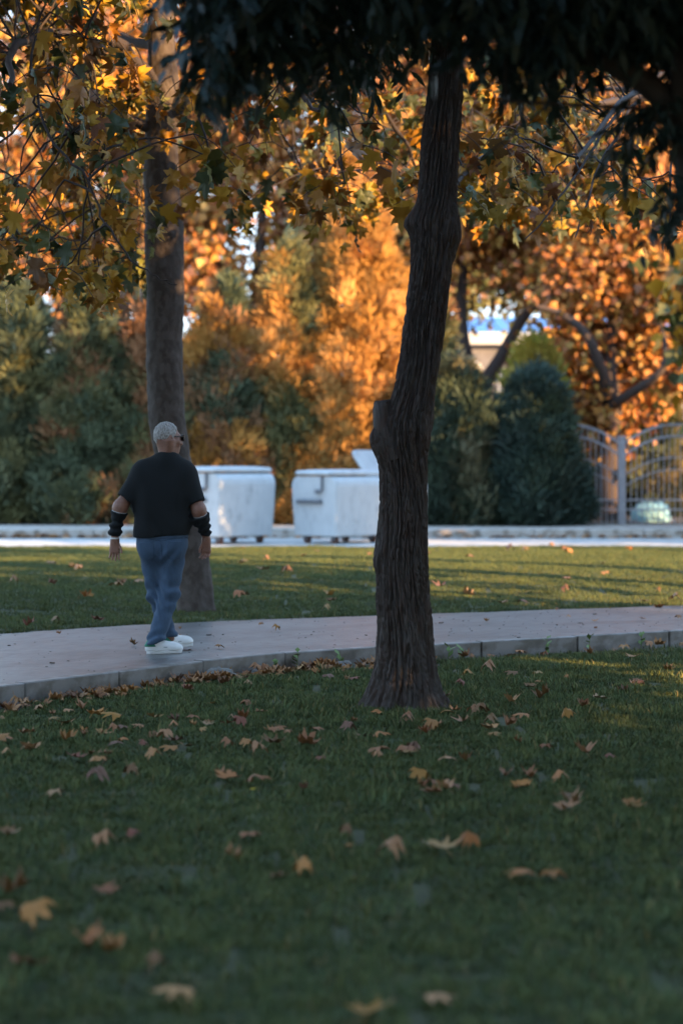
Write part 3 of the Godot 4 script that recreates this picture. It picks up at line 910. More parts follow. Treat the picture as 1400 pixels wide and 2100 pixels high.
func build_plane_trees() -> void:
	for k in 5: plane_leaves.append(leaf_shape(0.25 + 0.26 * k, 0.1 + 0.09 * (k % 3), 500 + k, M.leaf))
	var o := thing("plane_tree", "brown plane tree with straight trunk standing behind the walking man", "tree", Vector3(-1.36, 0.1, -22.8))
	part("trunk", rough_trunk([Vector3(0, -0.12, 0), Vector3(-0.03, 0.48, 0), Vector3(-0.08, 0.8, 0), Vector3(-0.17, 1.2, 0), Vector3(-0.26, 1.63, 0), Vector3(-0.29, 1.95, 0), Vector3(-0.30, 2.55, 0), Vector3(-0.31, 3.47, 0), Vector3(-0.335, 4.39, 0), Vector3(-0.32, 4.95, 0), Vector3(-0.34, 5.6, 0), Vector3(-0.3, 7.2, 0), Vector3(-0.1, 9.5, 0)],
		[0.165, 0.152, 0.155, 0.165, 0.172, 0.175, 0.172, 0.18, 0.158, 0.15, 0.13, 0.1, 0.04], 64, 22, 0.13, 0.05, 5, M.plane_bark), o)
	leafy(o, [
		[[Vector3(-0.28, 4.65, 0), Vector3(-0.1, 4.82, 0.05), Vector3(0.12, 4.92, 0.1), Vector3(0.6, 5.0, 0.2), Vector3(1.2, 5.2, 0.3), Vector3(2.0, 5.7, 0.2)], 0.11, 0.05],
		[[Vector3(-0.33, 4.9, 0), Vector3(-0.7, 5.2, 1.2), Vector3(-1.0, 4.9, 3.2), Vector3(-1.05, 4.45, 5.0), Vector3(-0.9, 4.0, 6.3)], 0.07, 0.018],
		[[Vector3(-0.33, 4.5, 0), Vector3(-1.0, 4.75, 0.4), Vector3(-1.7, 4.5, 0.8), Vector3(-2.4, 4.1, 1.0)], 0.06, 0.018],
		[[Vector3(-0.33, 5.3, 0), Vector3(-0.9, 5.6, -1.2), Vector3(-1.5, 5.3, -2.6), Vector3(-1.9, 4.8, -3.6)], 0.06, 0.018],
		[[Vector3(0.3, 4.95, 0.15), Vector3(0.7, 5.0, 1.5), Vector3(1.0, 4.7, 3.2), Vector3(1.05, 4.2, 4.6), Vector3(1.2, 3.95, 5.4)], 0.05, 0.012],
		[[Vector3(1.0, 5.1, 0.25), Vector3(1.4, 5.2, -0.8), Vector3(1.9, 4.9, -2.2), Vector3(2.2, 4.5, -3.2)], 0.05, 0.014],
		[[Vector3(-0.32, 6.2, 0), Vector3(0.4, 7.2, 0.6), Vector3(1.2, 8.2, 1.2)], 0.07, 0.02],
		[[Vector3(-0.32, 6.4, 0), Vector3(-1.3, 7.3, 0.3), Vector3(-2.3, 8.0, 0.2)], 0.07, 0.02],
		[[Vector3(-0.32, 5.8, 0), Vector3(-1.0, 6.6, 1.6), Vector3(-1.8, 6.9, 3.6), Vector3(-2.4, 6.8, 5.6)], 0.08, 0.02],
		[[Vector3(-0.32, 6.0, 0), Vector3(-1.8, 6.4, 0.8), Vector3(-3.4, 6.5, 1.6), Vector3(-4.8, 6.3, 2.0)], 0.08, 0.02],
		[[Vector3(-0.9, 4.3, 5.2), Vector3(-0.72, 3.75, 5.5), Vector3(-0.45, 3.42, 5.6), Vector3(-0.32, 3.12, 5.65), Vector3(-0.12, 2.86, 5.7), Vector3(0.05, 2.74, 5.7), Vector3(0.2, 2.68, 5.7)], 0.012, 0.004],
	], [
		[-2.3, -0.35, 3.15, 6.1, -3.2, 5.8, -0.085, 140],
		[-1.2, 0.1, 4.35, 5.7, 0.5, 5.6, -0.075, 26],
		[0.15, 1.9, 3.85, 5.3, -3.2, 5.4, -0.08, 58],
		[-2.6, 2.2, 6.0, 9.0, -2.0, 2.5, 0.0, 60],
	], 61, 0)
	# dense upper crown added above the picture to shade the left part of the path
	var rng := RandomNumberGenerator.new()
	rng.seed = 63
	var xf := [[], [], []]
	var cs := [[], [], []]
	for bl in [[Vector3(-2.2, 6.9, 4.0), Vector3(2.6, 1.0, 3.4), 420], [Vector3(-0.2, 7.2, 4.2), Vector3(1.9, 0.9, 3.2), 280], [Vector3(-0.6, 8.0, 0.0), Vector3(3.4, 1.5, 3.0), 420], [Vector3(-4.2, 6.4, 2.0), Vector3(2.0, 1.2, 4.0), 300]]:
		for n in bl[2]:
			var u := Vector3(rng.randfn(), rng.randfn(), rng.randfn()).normalized() * pow(rng.randf(), 0.42)
			var k := rng.randi() % 3
			xf[k].append(hang(rng, bl[0] + u * bl[1], rng.randf_range(0.17, 0.25), 0.6))
			cs[k].append(leaf_color(rng, 0))
	joined("crown", far_clumps, xf, cs, o)
	# a second plane tree to the right of the picture; its thin branches reach in behind the furrowed trunk
	var q := thing("plane_tree", "plane tree with thin drooping branches reaching in from beside the path", "tree", Vector3(5.0, 0.15, -25.5))
	part("trunk", rough_trunk([Vector3(0, -0.15, 0), Vector3(0.03, 2.0, 0), Vector3(0.0, 4.2, 0), Vector3(0.1, 6.5, 0), Vector3(0.1, 8.5, 0)], [0.2, 0.18, 0.15, 0.1, 0.04], 40, 16, 0.13, 0.08, 6, M.plane_bark), q)
	leafy(q, [
		[[Vector3(0, 4.0, 0), Vector3(-0.9, 4.9, 1.5), Vector3(-1.9, 4.9, 3.5), Vector3(-2.6, 4.4, 5.6), Vector3(-3.2, 3.7, 7.0)], 0.07, 0.014],
		[[Vector3(0, 4.1, 0), Vector3(-1.3, 5.0, 0.8), Vector3(-2.6, 4.8, 2.2), Vector3(-3.5, 4.2, 4.2), Vector3(-4.0, 3.7, 6.0), Vector3(-4.2, 3.4, 6.8)], 0.06, 0.012],
		[[Vector3(-1.9, 4.9, 3.5), Vector3(-2.5, 4.4, 4.6), Vector3(-2.9, 3.7, 5.4), Vector3(-3.1, 3.2, 5.8)], 0.022, 0.006],
		[[Vector3(-2.6, 4.4, 5.6), Vector3(-2.95, 3.95, 6.4), Vector3(-3.3, 3.45, 7.0), Vector3(-3.62, 3.05, 7.3)], 0.018, 0.005],
		[[Vector3(-1.9, 4.7, 4.0), Vector3(-2.3, 4.2, 6.0), Vector3(-2.5, 3.6, 7.2), Vector3(-2.6, 3.0, 7.7)], 0.018, 0.005],
		[[Vector3(0, 4.3, 0), Vector3(-1.5, 5.4, -1.0), Vector3(-2.8, 5.4, -1.5)], 0.06, 0.016],
	], [
		[-4.3, -2.2, 4.15, 5.4, -1.5, 7.4, -0.115, 88],
		[-3.0, 2.5, 5.4, 8.2, -2.4, 2.4, 0.0, 46],
	], 62, 0)

# ---------------------------------------------------------------- the dark evergreen close overhead
var sprigs := []

func sprig_mesh(seed_: int) -> Mesh:   # a drooping sprig of narrow leaves, metres
	var rng := RandomNumberGenerator.new()
	rng.seed = seed_
	var b := MB.new()
	b.tube([Vector3.ZERO, Vector3(0.08, -0.05, 0), Vector3(0.16, -0.16, 0.01)], [0.004, 0.003, 0.0015], 4, false)
	for n in 10:
		var t := n / 9.0
		var p := Vector3(0.16 * t, -0.05 * t - 0.11 * t * t, 0)
		var dir := Vector3(rng.randf_range(-0.1, 0.6), rng.randf_range(-1.1, -0.25), rng.randf_range(-0.9, 0.9)).normalized()
		var side := dir.cross(Vector3(rng.randfn(), rng.randfn(), rng.randfn()).normalized()).normalized()
		var l := rng.randf_range(0.055, 0.1)
		var w := l * rng.randf_range(0.15, 0.2)
		var k := b.vert(p); b.vert(p + dir * l * 0.35 + side * w); b.vert(p + dir * l * 0.7 + side * w * 0.75); b.vert(p + dir * l + Vector3(0, -0.01, 0)); b.vert(p + dir * l * 0.7 - side * w * 0.75); b.vert(p + dir * l * 0.35 - side * w)
		for j in 4: b.tri(k, k + j + 1, k + j + 2)
	return b.mesh(M.dark_leaf)

func sprig_crown(o: Node3D, blobs: Array, seed_: int, c0: Color, c1: Color) -> void:
	var rng := RandomNumberGenerator.new()
	rng.seed = seed_
	var xf := [[], [], []]
	var cs := [[], [], []]
	for bl in blobs:
		for n in bl[2]:
			var u := Vector3(rng.randfn(), rng.randfn(), rng.randfn()).normalized() * pow(rng.randf(), 0.4)
			var k := rng.randi() % 3
			xf[k].append(Transform3D((Basis(Vector3.UP, rng.randf() * TAU) * Basis(Vector3.BACK, rng.randf_range(-0.5, 0.5))).scaled(Vector3.ONE * rng.randf_range(0.8, 1.3)), bl[0] + u * bl[1]))
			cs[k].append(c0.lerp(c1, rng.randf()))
	joined("crown", sprigs, xf, cs, o)

func build_dark_tree() -> void:
	for k in 3: sprigs.append(sprig_mesh(700 + k))
	var o := thing("evergreen_tree", "dark evergreen tree with narrow drooping leaves hanging over the lawn", "tree", Vector3(1.89, 0.0, -10.0))
	part("trunk", rough_trunk([Vector3(0, -0.12, 0), Vector3(-0.06, 1.0, 0), Vector3(-0.2, 2.0, 0), Vector3(-0.41, 2.75, 0), Vector3(-0.44, 3.3, 0.1), Vector3(-0.3, 4.5, 0.2), Vector3(-0.2, 6.0, 0.2)], [0.15, 0.13, 0.115, 0.105, 0.09, 0.07, 0.03], 40, 16, 0.14, 0.08, 8, M.bark), o)
	for l in [
		[[Vector3(-0.43, 2.8, 0), Vector3(-0.58, 3.05, 0.02), Vector3(-0.85, 3.22, 0), Vector3(-1.3, 3.42, 0.1), Vector3(-2.1, 3.6, 0.2), Vector3(-2.7, 3.55, 0.1)], 0.075, 0.012],
		[[Vector3(-0.43, 2.95, 0.0), Vector3(-0.62, 2.985, 0.05), Vector3(-0.95, 3.0, 0.08), Vector3(-1.25, 3.015, 0.1), Vector3(-1.5, 3.03, 0.1)], 0.012, 0.005],
		[[Vector3(-0.85, 3.22, 0), Vector3(-0.95, 3.1, -0.1), Vector3(-1.15, 2.93, -0.15), Vector3(-1.42, 2.72, -0.2)], 0.01, 0.003],
		[[Vector3(-1.1, 3.32, 0), Vector3(-1.0, 3.1, -0.12), Vector3(-0.92, 2.8, -0.2), Vector3(-0.75, 2.5, -0.3)], 0.009, 0.003],
		[[Vector3(-1.2, 3.36, 0), Vector3(-1.22, 3.1, 0.1), Vector3(-1.2, 2.75, 0.1), Vector3(-1.22, 2.6, 0.1)], 0.007, 0.002],
		[[Vector3(-0.4, 3.4, 0.1), Vector3(-0.9, 4.2, 0.6), Vector3(-1.6, 4.6, 0.9)], 0.06, 0.015],
		[[Vector3(-0.4, 3.6, 0.1), Vector3(0.3, 4.3, -0.2), Vector3(1.0, 4.6, -0.4)], 0.06, 0.015]]:
		var b := MB.new()
		var sp := spline(l[0], 5)
		b.tube(sp, taper(sp.size(), l[1], l[2]), 8)
		part("limb", b.mesh(M.bark if l[1] > 0.05 else M.twig), o)
	sprig_crown(o, [
		[Vector3(-0.35, 3.52, 0.0), Vector3(0.5, 0.28, 0.5), 380],
		[Vector3(-0.95, 3.56, 0.1), Vector3(0.55, 0.3, 0.6), 380],
		[Vector3(-1.15, 3.34, 0.0), Vector3(0.22, 0.2, 0.3), 60],
		[Vector3(-1.65, 3.58, 0.1), Vector3(0.32, 0.24, 0.6), 110],
		[Vector3(-2.0, 3.66, 0.1), Vector3(0.42, 0.26, 0.5), 170],
		[Vector3(-2.32, 3.55, 0.1), Vector3(0.22, 0.24, 0.35), 190], [Vector3(-2.1, 3.36, 0.0), Vector3(0.08, 0.14, 0.1), 22], [Vector3(-1.93, 3.28, 0.0), Vector3(0.1, 0.1, 0.1), 20],
		[Vector3(-2.38, 3.26, 0.1), Vector3(0.11, 0.15, 0.12), 36],
		[Vector3(0.15, 3.45, 0.0), Vector3(0.55, 0.35, 0.6), 300],
		[Vector3(-0.58, 2.98, 0.05), Vector3(0.16, 0.08, 0.15), 26],
		[Vector3(-0.55, 2.62, 0.1), Vector3(0.1, 0.1, 0.15), 10],
		[Vector3(-1.2, 4.5, 0.6), Vector3(1.5, 0.5, 1.7), 1200],
		[Vector3(0.3, 4.4, 0.0), Vector3(1.5, 0.9, 1.6), 1300],
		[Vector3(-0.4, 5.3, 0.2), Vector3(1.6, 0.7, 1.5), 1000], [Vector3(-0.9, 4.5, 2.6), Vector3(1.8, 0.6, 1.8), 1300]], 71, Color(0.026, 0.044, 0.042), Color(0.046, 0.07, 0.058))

func build_second_evergreen() -> void:  # added out of view; its crown darkens the near lawn
	var o := thing("evergreen_tree", "unseen evergreen tree shading the near lawn across from the other evergreen", "tree", Vector3(-4.4, 0.0, -4.6))
	part("trunk", rough_trunk([Vector3(0, -0.12, 0), Vector3(0.06, 1.0, 0), Vector3(0.2, 2.4, 0), Vector3(0.3, 4.0, 0.1), Vector3(0.3, 6.0, 0.2)], [0.17, 0.15, 0.13, 0.1, 0.03], 32, 12, 0.14, 0.08, 9, M.bark), o)
	for l in [[[Vector3(0.25, 3.0, 0), Vector3(1.2, 3.9, -0.6), Vector3(2.6, 4.5, -1.4)], 0.08, 0.02], [[Vector3(0.28, 3.2, 0), Vector3(1.2, 4.0, 1.0), Vector3(2.6, 4.6, 2.0)], 0.07, 0.02], [[Vector3(0.28, 3.3, 0), Vector3(-0.6, 4.0, 0.2), Vector3(-1.6, 4.6, 0.3)], 0.06, 0.02]]:
		var b := MB.new()
		var sp := spline(l[0], 5)
		b.tube(sp, taper(sp.size(), l[1], l[2]), 8)
		part("limb", b.mesh(M.bark), o)
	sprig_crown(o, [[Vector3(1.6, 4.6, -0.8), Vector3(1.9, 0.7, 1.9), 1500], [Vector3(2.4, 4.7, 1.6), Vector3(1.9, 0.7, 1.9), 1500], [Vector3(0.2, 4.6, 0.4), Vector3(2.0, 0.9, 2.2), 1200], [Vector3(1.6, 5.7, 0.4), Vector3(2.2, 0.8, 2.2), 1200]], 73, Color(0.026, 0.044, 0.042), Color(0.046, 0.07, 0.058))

# ---------------------------------------------------------------- the furrowed tree before the path
const RING_Y := [-0.12, 0.0, 0.15, 0.456, 0.76, 0.973, 1.216, 1.52, 1.672, 1.793, 1.976, 2.128, 2.432, 2.736, 2.888, 3.024, 3.191, 3.495, 3.799, 4.103, 4.407, 5.0, 6.2, 7.5]
const RING_X := [0.0, 0.005, 0.004, -0.003, -0.015, -0.02, -0.007, -0.003, 0.0, 0.017, 0.056, 0.087, 0.126, 0.161, 0.175, 0.184, 0.204, 0.22, 0.245, 0.262, 0.266, 0.275, 0.26, 0.2]
const RING_R := [0.22, 0.205, 0.2, 0.173, 0.167, 0.162, 0.147, 0.146, 0.158, 0.155, 0.134, 0.126, 0.123, 0.125, 0.133, 0.14, 0.119, 0.111, 0.105, 0.097, 0.084, 0.075, 0.06, 0.03]

func build_bark_tree() -> void:
	var o := thing("furrowed_tree", "dark leaning tree with deeply furrowed bark and a sawn-off branch stub", "tree", Vector3(0.395, -0.01, -15.07))
	var f := FastNoiseLite.new()
	f.seed = 81; f.frequency = 1.0; f.fractal_type = FastNoiseLite.FRACTAL_NONE
	var fine := FastNoiseLite.new()
	fine.seed = 82; fine.frequency = 1.0; fine.fractal_octaves = 3
	var b := MB.new()
	var sides := 240
	var ys := []
	var y := -0.12
	while y < 4.7:
		ys.append(y)
		y += 0.011
	for k in 14: ys.append(4.7 + 0.2 * (k + 1))
	for yy: float in ys:
		var cx := curve(RING_Y, RING_X, yy)
		var r := curve(RING_Y, RING_R, yy)
		for s in sides + 1:
			var a := TAU * (s % sides) / sides
			var tw := a + 0.3 * sin(yy * 1.7 + 0.5) + 0.16 * fine.get_noise_2d(yy * 1.2, a * 0.3)
			var dx := cos(tw)
			var dz := sin(tw)
			# broad interlacing ridges with narrow clefts between them
			var n1 := absf(f.get_noise_3d(dx * 4.2, yy * 1.45 + dx * 0.3, dz * 4.2))
			var n2 := absf(f.get_noise_3d(dx * 8.5 + 20.0, yy * 3.2, dz * 8.5))
			var h := minf(1.0, n1 * 3.2) * 0.026 + minf(1.0, n2 * 3.0) * 0.011
			h += 0.005 * fine.get_noise_3d(dx * 20.0, yy * 16.0, dz * 20.0) + 0.016 * fine.get_noise_3d(dx * 1.5, yy * 1.6, dz * 1.5)
			var plate := minf(1.0, absf(f.get_noise_3d(dx * 3.0 + 7.0, yy * 7.5 + 2.0 * n1, dz * 3.0 + 9.0)) * 5.0)
			h *= 0.55 + 0.45 * plate
			var rr := r - 0.032 + h
			# roots
			var lobe := pow(maxf(0.0, cos(a - 0.3)), 9.0) * 0.13 + pow(maxf(0.0, cos(a - 2.95)), 9.0) * 0.15 + pow(maxf(0.0, cos(a - 0.95)), 26.0) * 0.12 + pow(maxf(0.0, cos(a - 1.55)), 30.0) * 0.09 + pow(maxf(0.0, cos(a - 2.15)), 26.0) * 0.1 + pow(maxf(0.0, cos(a + 1.5)), 4.0) * 0.1
			rr += lobe * exp(-maxf(yy, 0.0) / 0.1) * (0.8 + 0.5 * fine.get_noise_2d(a * 4.0, yy * 3.0))
			# knots
			rr += 0.045 * exp(-pow((yy - 3.03) / 0.07, 2.0)) * pow(maxf(0.0, cos(a - PI)), 6.0)
			rr += 0.03 * exp(-pow((yy - 2.95) / 0.12, 2.0)) * pow(maxf(0.0, cos(a)), 5.0)
			rr += 0.02 * exp(-pow((yy - 0.93) / 0.06, 2.0)) * pow(maxf(0.0, cos(a - PI)), 8.0)
			rr += 0.065 * exp(-pow((yy - 1.68) / 0.14, 2.0)) * pow(maxf(0.0, cos(a - 2.85)), 5.0)
			b.vert(Vector3(cx + cos(a) * rr, yy, sin(a) * rr), Vector2(float(s) / sides, yy))
	for n in ys.size() - 1:
		for s in sides:
			var k := n * (sides + 1) + s
			b.tri(k, k + sides + 2, k + sides + 1); b.tri(k, k + 1, k + sides + 2)
	part("trunk", b.mesh(M.bark), o)
	# the sawn stub, hollow at its top
	b = MB.new()
	var pts := [Vector3(-0.06, 1.56, 0.05), Vector3(-0.108, 1.67, 0.055), Vector3(-0.132, 1.78, 0.06), Vector3(-0.14, 1.86, 0.06), Vector3(-0.14, 1.905, 0.06), Vector3(-0.136, 1.912, 0.06), Vector3(-0.13, 1.87, 0.06), Vector3(-0.122, 1.79, 0.06)]
	b.tube(pts, [0.085, 0.078, 0.066, 0.056, 0.05, 0.038, 0.028, 0.02], 24)
	for n in b.v.size():
		var p := b.v[n]
		b.v[n] = p + Vector3(1, 0, 1) * 0.022 * fine.get_noise_3d(p.x * 40.0, p.y * 14.0, p.z * 60.0) + Vector3(0, 0.018 * fine.get_noise_2d(p.x * 30.0, p.z * 30.0), 0)
	part("branch_stub", b.mesh(M.bark), o)
	for l in [[[Vector3(0.26, 4.3, 0), Vector3(0.7, 4.9, 0.2), Vector3(1.4, 5.5, 0.4), Vector3(2.6, 5.9, 0.6)], 0.06, 0.02], [[Vector3(0.27, 4.6, 0), Vector3(-0.2, 5.2, -0.2), Vector3(-1.1, 5.6, 0.2), Vector3(-2.4, 5.9, 0.6)], 0.055, 0.02], [[Vector3(0.25, 5.2, 0), Vector3(0.4, 5.9, 0.8), Vector3(0.5, 6.6, 1.5)], 0.05, 0.02]]:
		b = MB.new()
		var sp := spline(l[0], 5)
		b.tube(sp, taper(sp.size(), l[1], l[2]), 9)
		part("limb", b.mesh(M.bark), o)
	sprig_crown(o, [[Vector3(0.1, 4.75, 0.1), Vector3(0.9, 0.4, 0.8), 560], [Vector3(-0.2, 4.2, 0.3), Vector3(0.22, 0.3, 0.25), 60], [Vector3(0.9, 5.2, 0.2), Vector3(1.2, 0.6, 1.0), 700], [Vector3(-0.8, 5.4, 0.0), Vector3(1.2, 0.6, 1.1), 700], [Vector3(0.3, 6.4, 0.3), Vector3(1.9, 0.9, 1.6), 1300], [Vector3(-2.3, 5.9, 0.6), Vector3(2.1, 0.8, 2.6), 1700], [Vector3(2.6, 5.9, 0.6), Vector3(2.1, 0.8, 2.6), 1700], [Vector3(0.2, 6.0, 2.6), Vector3(2.6, 0.7, 1.6), 1200]], 72, Color(0.022, 0.034, 0.02), Color(0.06, 0.07, 0.03))  # wide outer masses added above the view to shade lawn and path

# ---------------------------------------------------------------- building, fence, bins
func build_building() -> void:
	var o := thing("low_building", "grey low building with white fascia and blue roof behind the trees", "building", Vector3(14.0, 0.2, -82.0))
	var b := MB.new()
	b.box(Vector3(0, 2.6, -4), Vector3(24, 5.2, 8), 0.02)
	part("wall", b.mesh(M.wall), o)
	b = MB.new()
	b.box(Vector3(0, 5.4, -4), Vector3(24.6, 0.42, 8.6), 0.03)
	part("fascia", b.mesh(M.white_paint), o)
	var roof := Node3D.new()
	roof.name = "roof"
	o.add_child(roof)
	for n in 20:
		b = MB.new()
		b.box(Vector3(-11.7 + n * 1.232, 6.05, -3.2), Vector3(1.2, 0.09, 6.6), 0.015, Basis(Vector3.RIGHT, 0.13))
		part("roof_panel", b.mesh(M.blue_roof), roof)
	for n in 9:
		b = MB.new()
		b.box(Vector3(-10.6 + n * 2.65, 3.9, 0.02), Vector3(1.5, 1.2, 0.1), 0.01)
		var w := part("window", b.mesh(M.white_paint), o)
		for s: float in [-0.36, 0.36]:
			b = MB.new()
			b.box(Vector3(-10.6 + n * 2.65 + s, 3.9, 0.06), Vector3(0.64, 1.04, 0.06), 0.0)
			part("pane", b.mesh(M.pane), w)
	var l := thing("globe_on_post", "white globe on thin post seen through the forked tree", "lamp", Vector3(3.33, 0.2, -60.5))  # plain white ball on a post, standing in for a pale round spot
	b = MB.new()
	b.tube([Vector3(0, 0, 0), Vector3(0, 0.4, 0), Vector3(0, 0.45, 0), Vector3(0, 3.4, 0)], [0.09, 0.08, 0.04, 0.035], 12)
	part("post", b.mesh(M.iron), l)
	var sp := SphereMesh.new()
	sp.radius = 0.2; sp.height = 0.4; sp.radial_segments = 32; sp.rings = 16
	sp.material = M.white_paint
	part("globe", sp, l, Vector3(0, 3.58, 0))

func arch(b: MB, x0: float, x1: float, spring: float, peak: float, r: float, deep: float) -> void:
	var n := 24
	var pts := []
	for k in n + 1:
		var t := float(k) / n
		var y := spring + (peak - spring) * (1.0 - pow(absf(2.0 * t - 1.0), 2.0))
		pts.append(Vector3(lerpf(x0, x1, t), y, 0))
	for k in n:
		var m: Vector3 = (pts[k] + pts[k + 1]) / 2
		var dir: Vector3 = (pts[k + 1] - pts[k]).normalized()
		b.box(m, Vector3(pts[k].distance_to(pts[k + 1]) + 0.004, r, deep), 0.0, Basis(dir, Vector3.BACK.cross(dir), Vector3.BACK))

func build_fence() -> void:
	var o := thing("iron_fence", "grey iron fence with arched tops and thin upright bars beside the bushy conifers", "fence", Vector3(5.52, 0.25, -47.7))
	for n in [-1, 0, 1, 2]:
		var b := MB.new()
		b.box(Vector3(n * 2.1, 0.83, 0), Vector3(0.15, 1.72, 0.15), 0.012)
		b.box(Vector3(n * 2.1, 1.71, 0), Vector3(0.18, 0.05, 0.18), 0.012)
		part("post", b.mesh(M.iron), o)
	for n in [-1, 0, 1]:
		var x0: float = n * 2.1 + 0.077
		var x1: float = n * 2.1 + 2.023
		for a in [[1.62, 1.97, 0.05], [1.38, 1.74, 0.045], [0.98, 1.32, 0.025], [0.76, 1.08, 0.022]]:
			var b := MB.new()
			arch(b, x0, x1, a[0], a[1], a[2], 0.04)
			part("arched_rail", b.mesh(M.iron), o)
		for y: float in [0.48, 0.29]:
			var b := MB.new()
			b.box(Vector3((x0 + x1) / 2, y, 0), Vector3(x1 - x0, 0.03, 0.04), 0.0)
			part("rail", b.mesh(M.iron), o)
		for k in 17:
			var t := (k + 1) / 18.0
			var top := 1.38 + 0.36 * (1.0 - pow(absf(2.0 * t - 1.0), 2.0))
			var bar := MB.new()
			var x := lerpf(x0, x1, t)
			bar.box(Vector3(x, (top + 0.0) / 2, 0.0), Vector3(0.017, top, 0.017), 0.0)
			part("bar", bar.mesh(M.iron), o)
			var st := MB.new()
			var t2 := (k + 0.5) / 18.0
			var lo := 1.38 + 0.36 * (1.0 - pow(absf(2.0 * t2 - 1.0), 2.0))
			st.box(Vector3(lerpf(x0, x1, t2), lo + 0.12, 0.0), Vector3(0.014, 0.25, 0.014), 0.0)
			part("arch_bar", st.mesh(M.iron), o)
	var h := thing("covered_heap", "pale blue rounded cover lying behind the iron fence", "cover", Vector3(6.42, 0.22, -50.2))
	var f := FastNoiseLite.new()
	f.seed = 4; f.frequency = 2.2
	var b := MB.new()
	for j in 17:
		for k in 33:
			var a := TAU * (k % 32) / 32.0
			var e := PI * 0.5 * j / 16.0
			var dir := Vector3(cos(a) * cos(e), sin(e), sin(a) * cos(e))
			var q := Vector3(pow(absf(dir.x), 0.8) * signf(dir.x) * 0.42, pow(dir.y, 0.75) * 0.42, dir.z * 0.5)
			b.vert(q * (1.0 + 0.14 * f.get_noise_3dv(q * 2.0) + 0.05 * f.get_noise_3dv(q * 7.0)))
	for j in 16:
		for k in 32:
			var a := j * 33 + k
			b.tri(a, a + 34, a + 33); b.tri(a, a + 1, a + 34)
	part("sheet", b.mesh(M.cover), h)
	b = MB.new()
	b.tube([Vector3(0, 0, 0), Vector3(0, 0.06, 0)], [0.5, 0.46], 24)
	part("base", b.mesh(M.wall), h)

func ring(b: MB, hx: float, hz: float, rc: float, y: float, sag := 0.0) -> void:
	for q in 4:
		var sx := 1.0 if q == 0 or q == 3 else -1.0
		var sz := 1.0 if q < 2 else -1.0
		for k in 7:
			var a := PI / 2 * q + PI / 2 * k / 6.0
			b.vert(Vector3(sx * (hx - rc) + cos(a) * rc, y - sag, sz * (hz - rc) + sin(a) * rc))

func loft(b: MB, rings: Array, close_top := true, close_low := true) -> void:   # rings: [hx, hz, corner, y]
	var base := b.v.size()
	for r in rings: ring(b, r[0], r[1], r[2], r[3])
	for n in rings.size() - 1:
		for k in 28:
			var a := base + n * 28 + k
			var c := base + n * 28 + (k + 1) % 28
			b.tri(a, c, c + 28); b.tri(a, c + 28, a + 28)
	for e in [[close_low, 0], [close_top, rings.size() - 1]]:
		if not e[0]: continue
		var m := b.v.size()
		b.vert(Vector3(0, rings[e[1]][3], 0))
		for k in 28: b.vert(b.v[base + e[1] * 28 + k])
		for k in 28:
			if e[1] == 0: b.tri(m, m + 1 + (k + 1) % 28, m + 1 + k)
			else: b.tri(m, m + 1 + k, m + 1 + (k + 1) % 28)

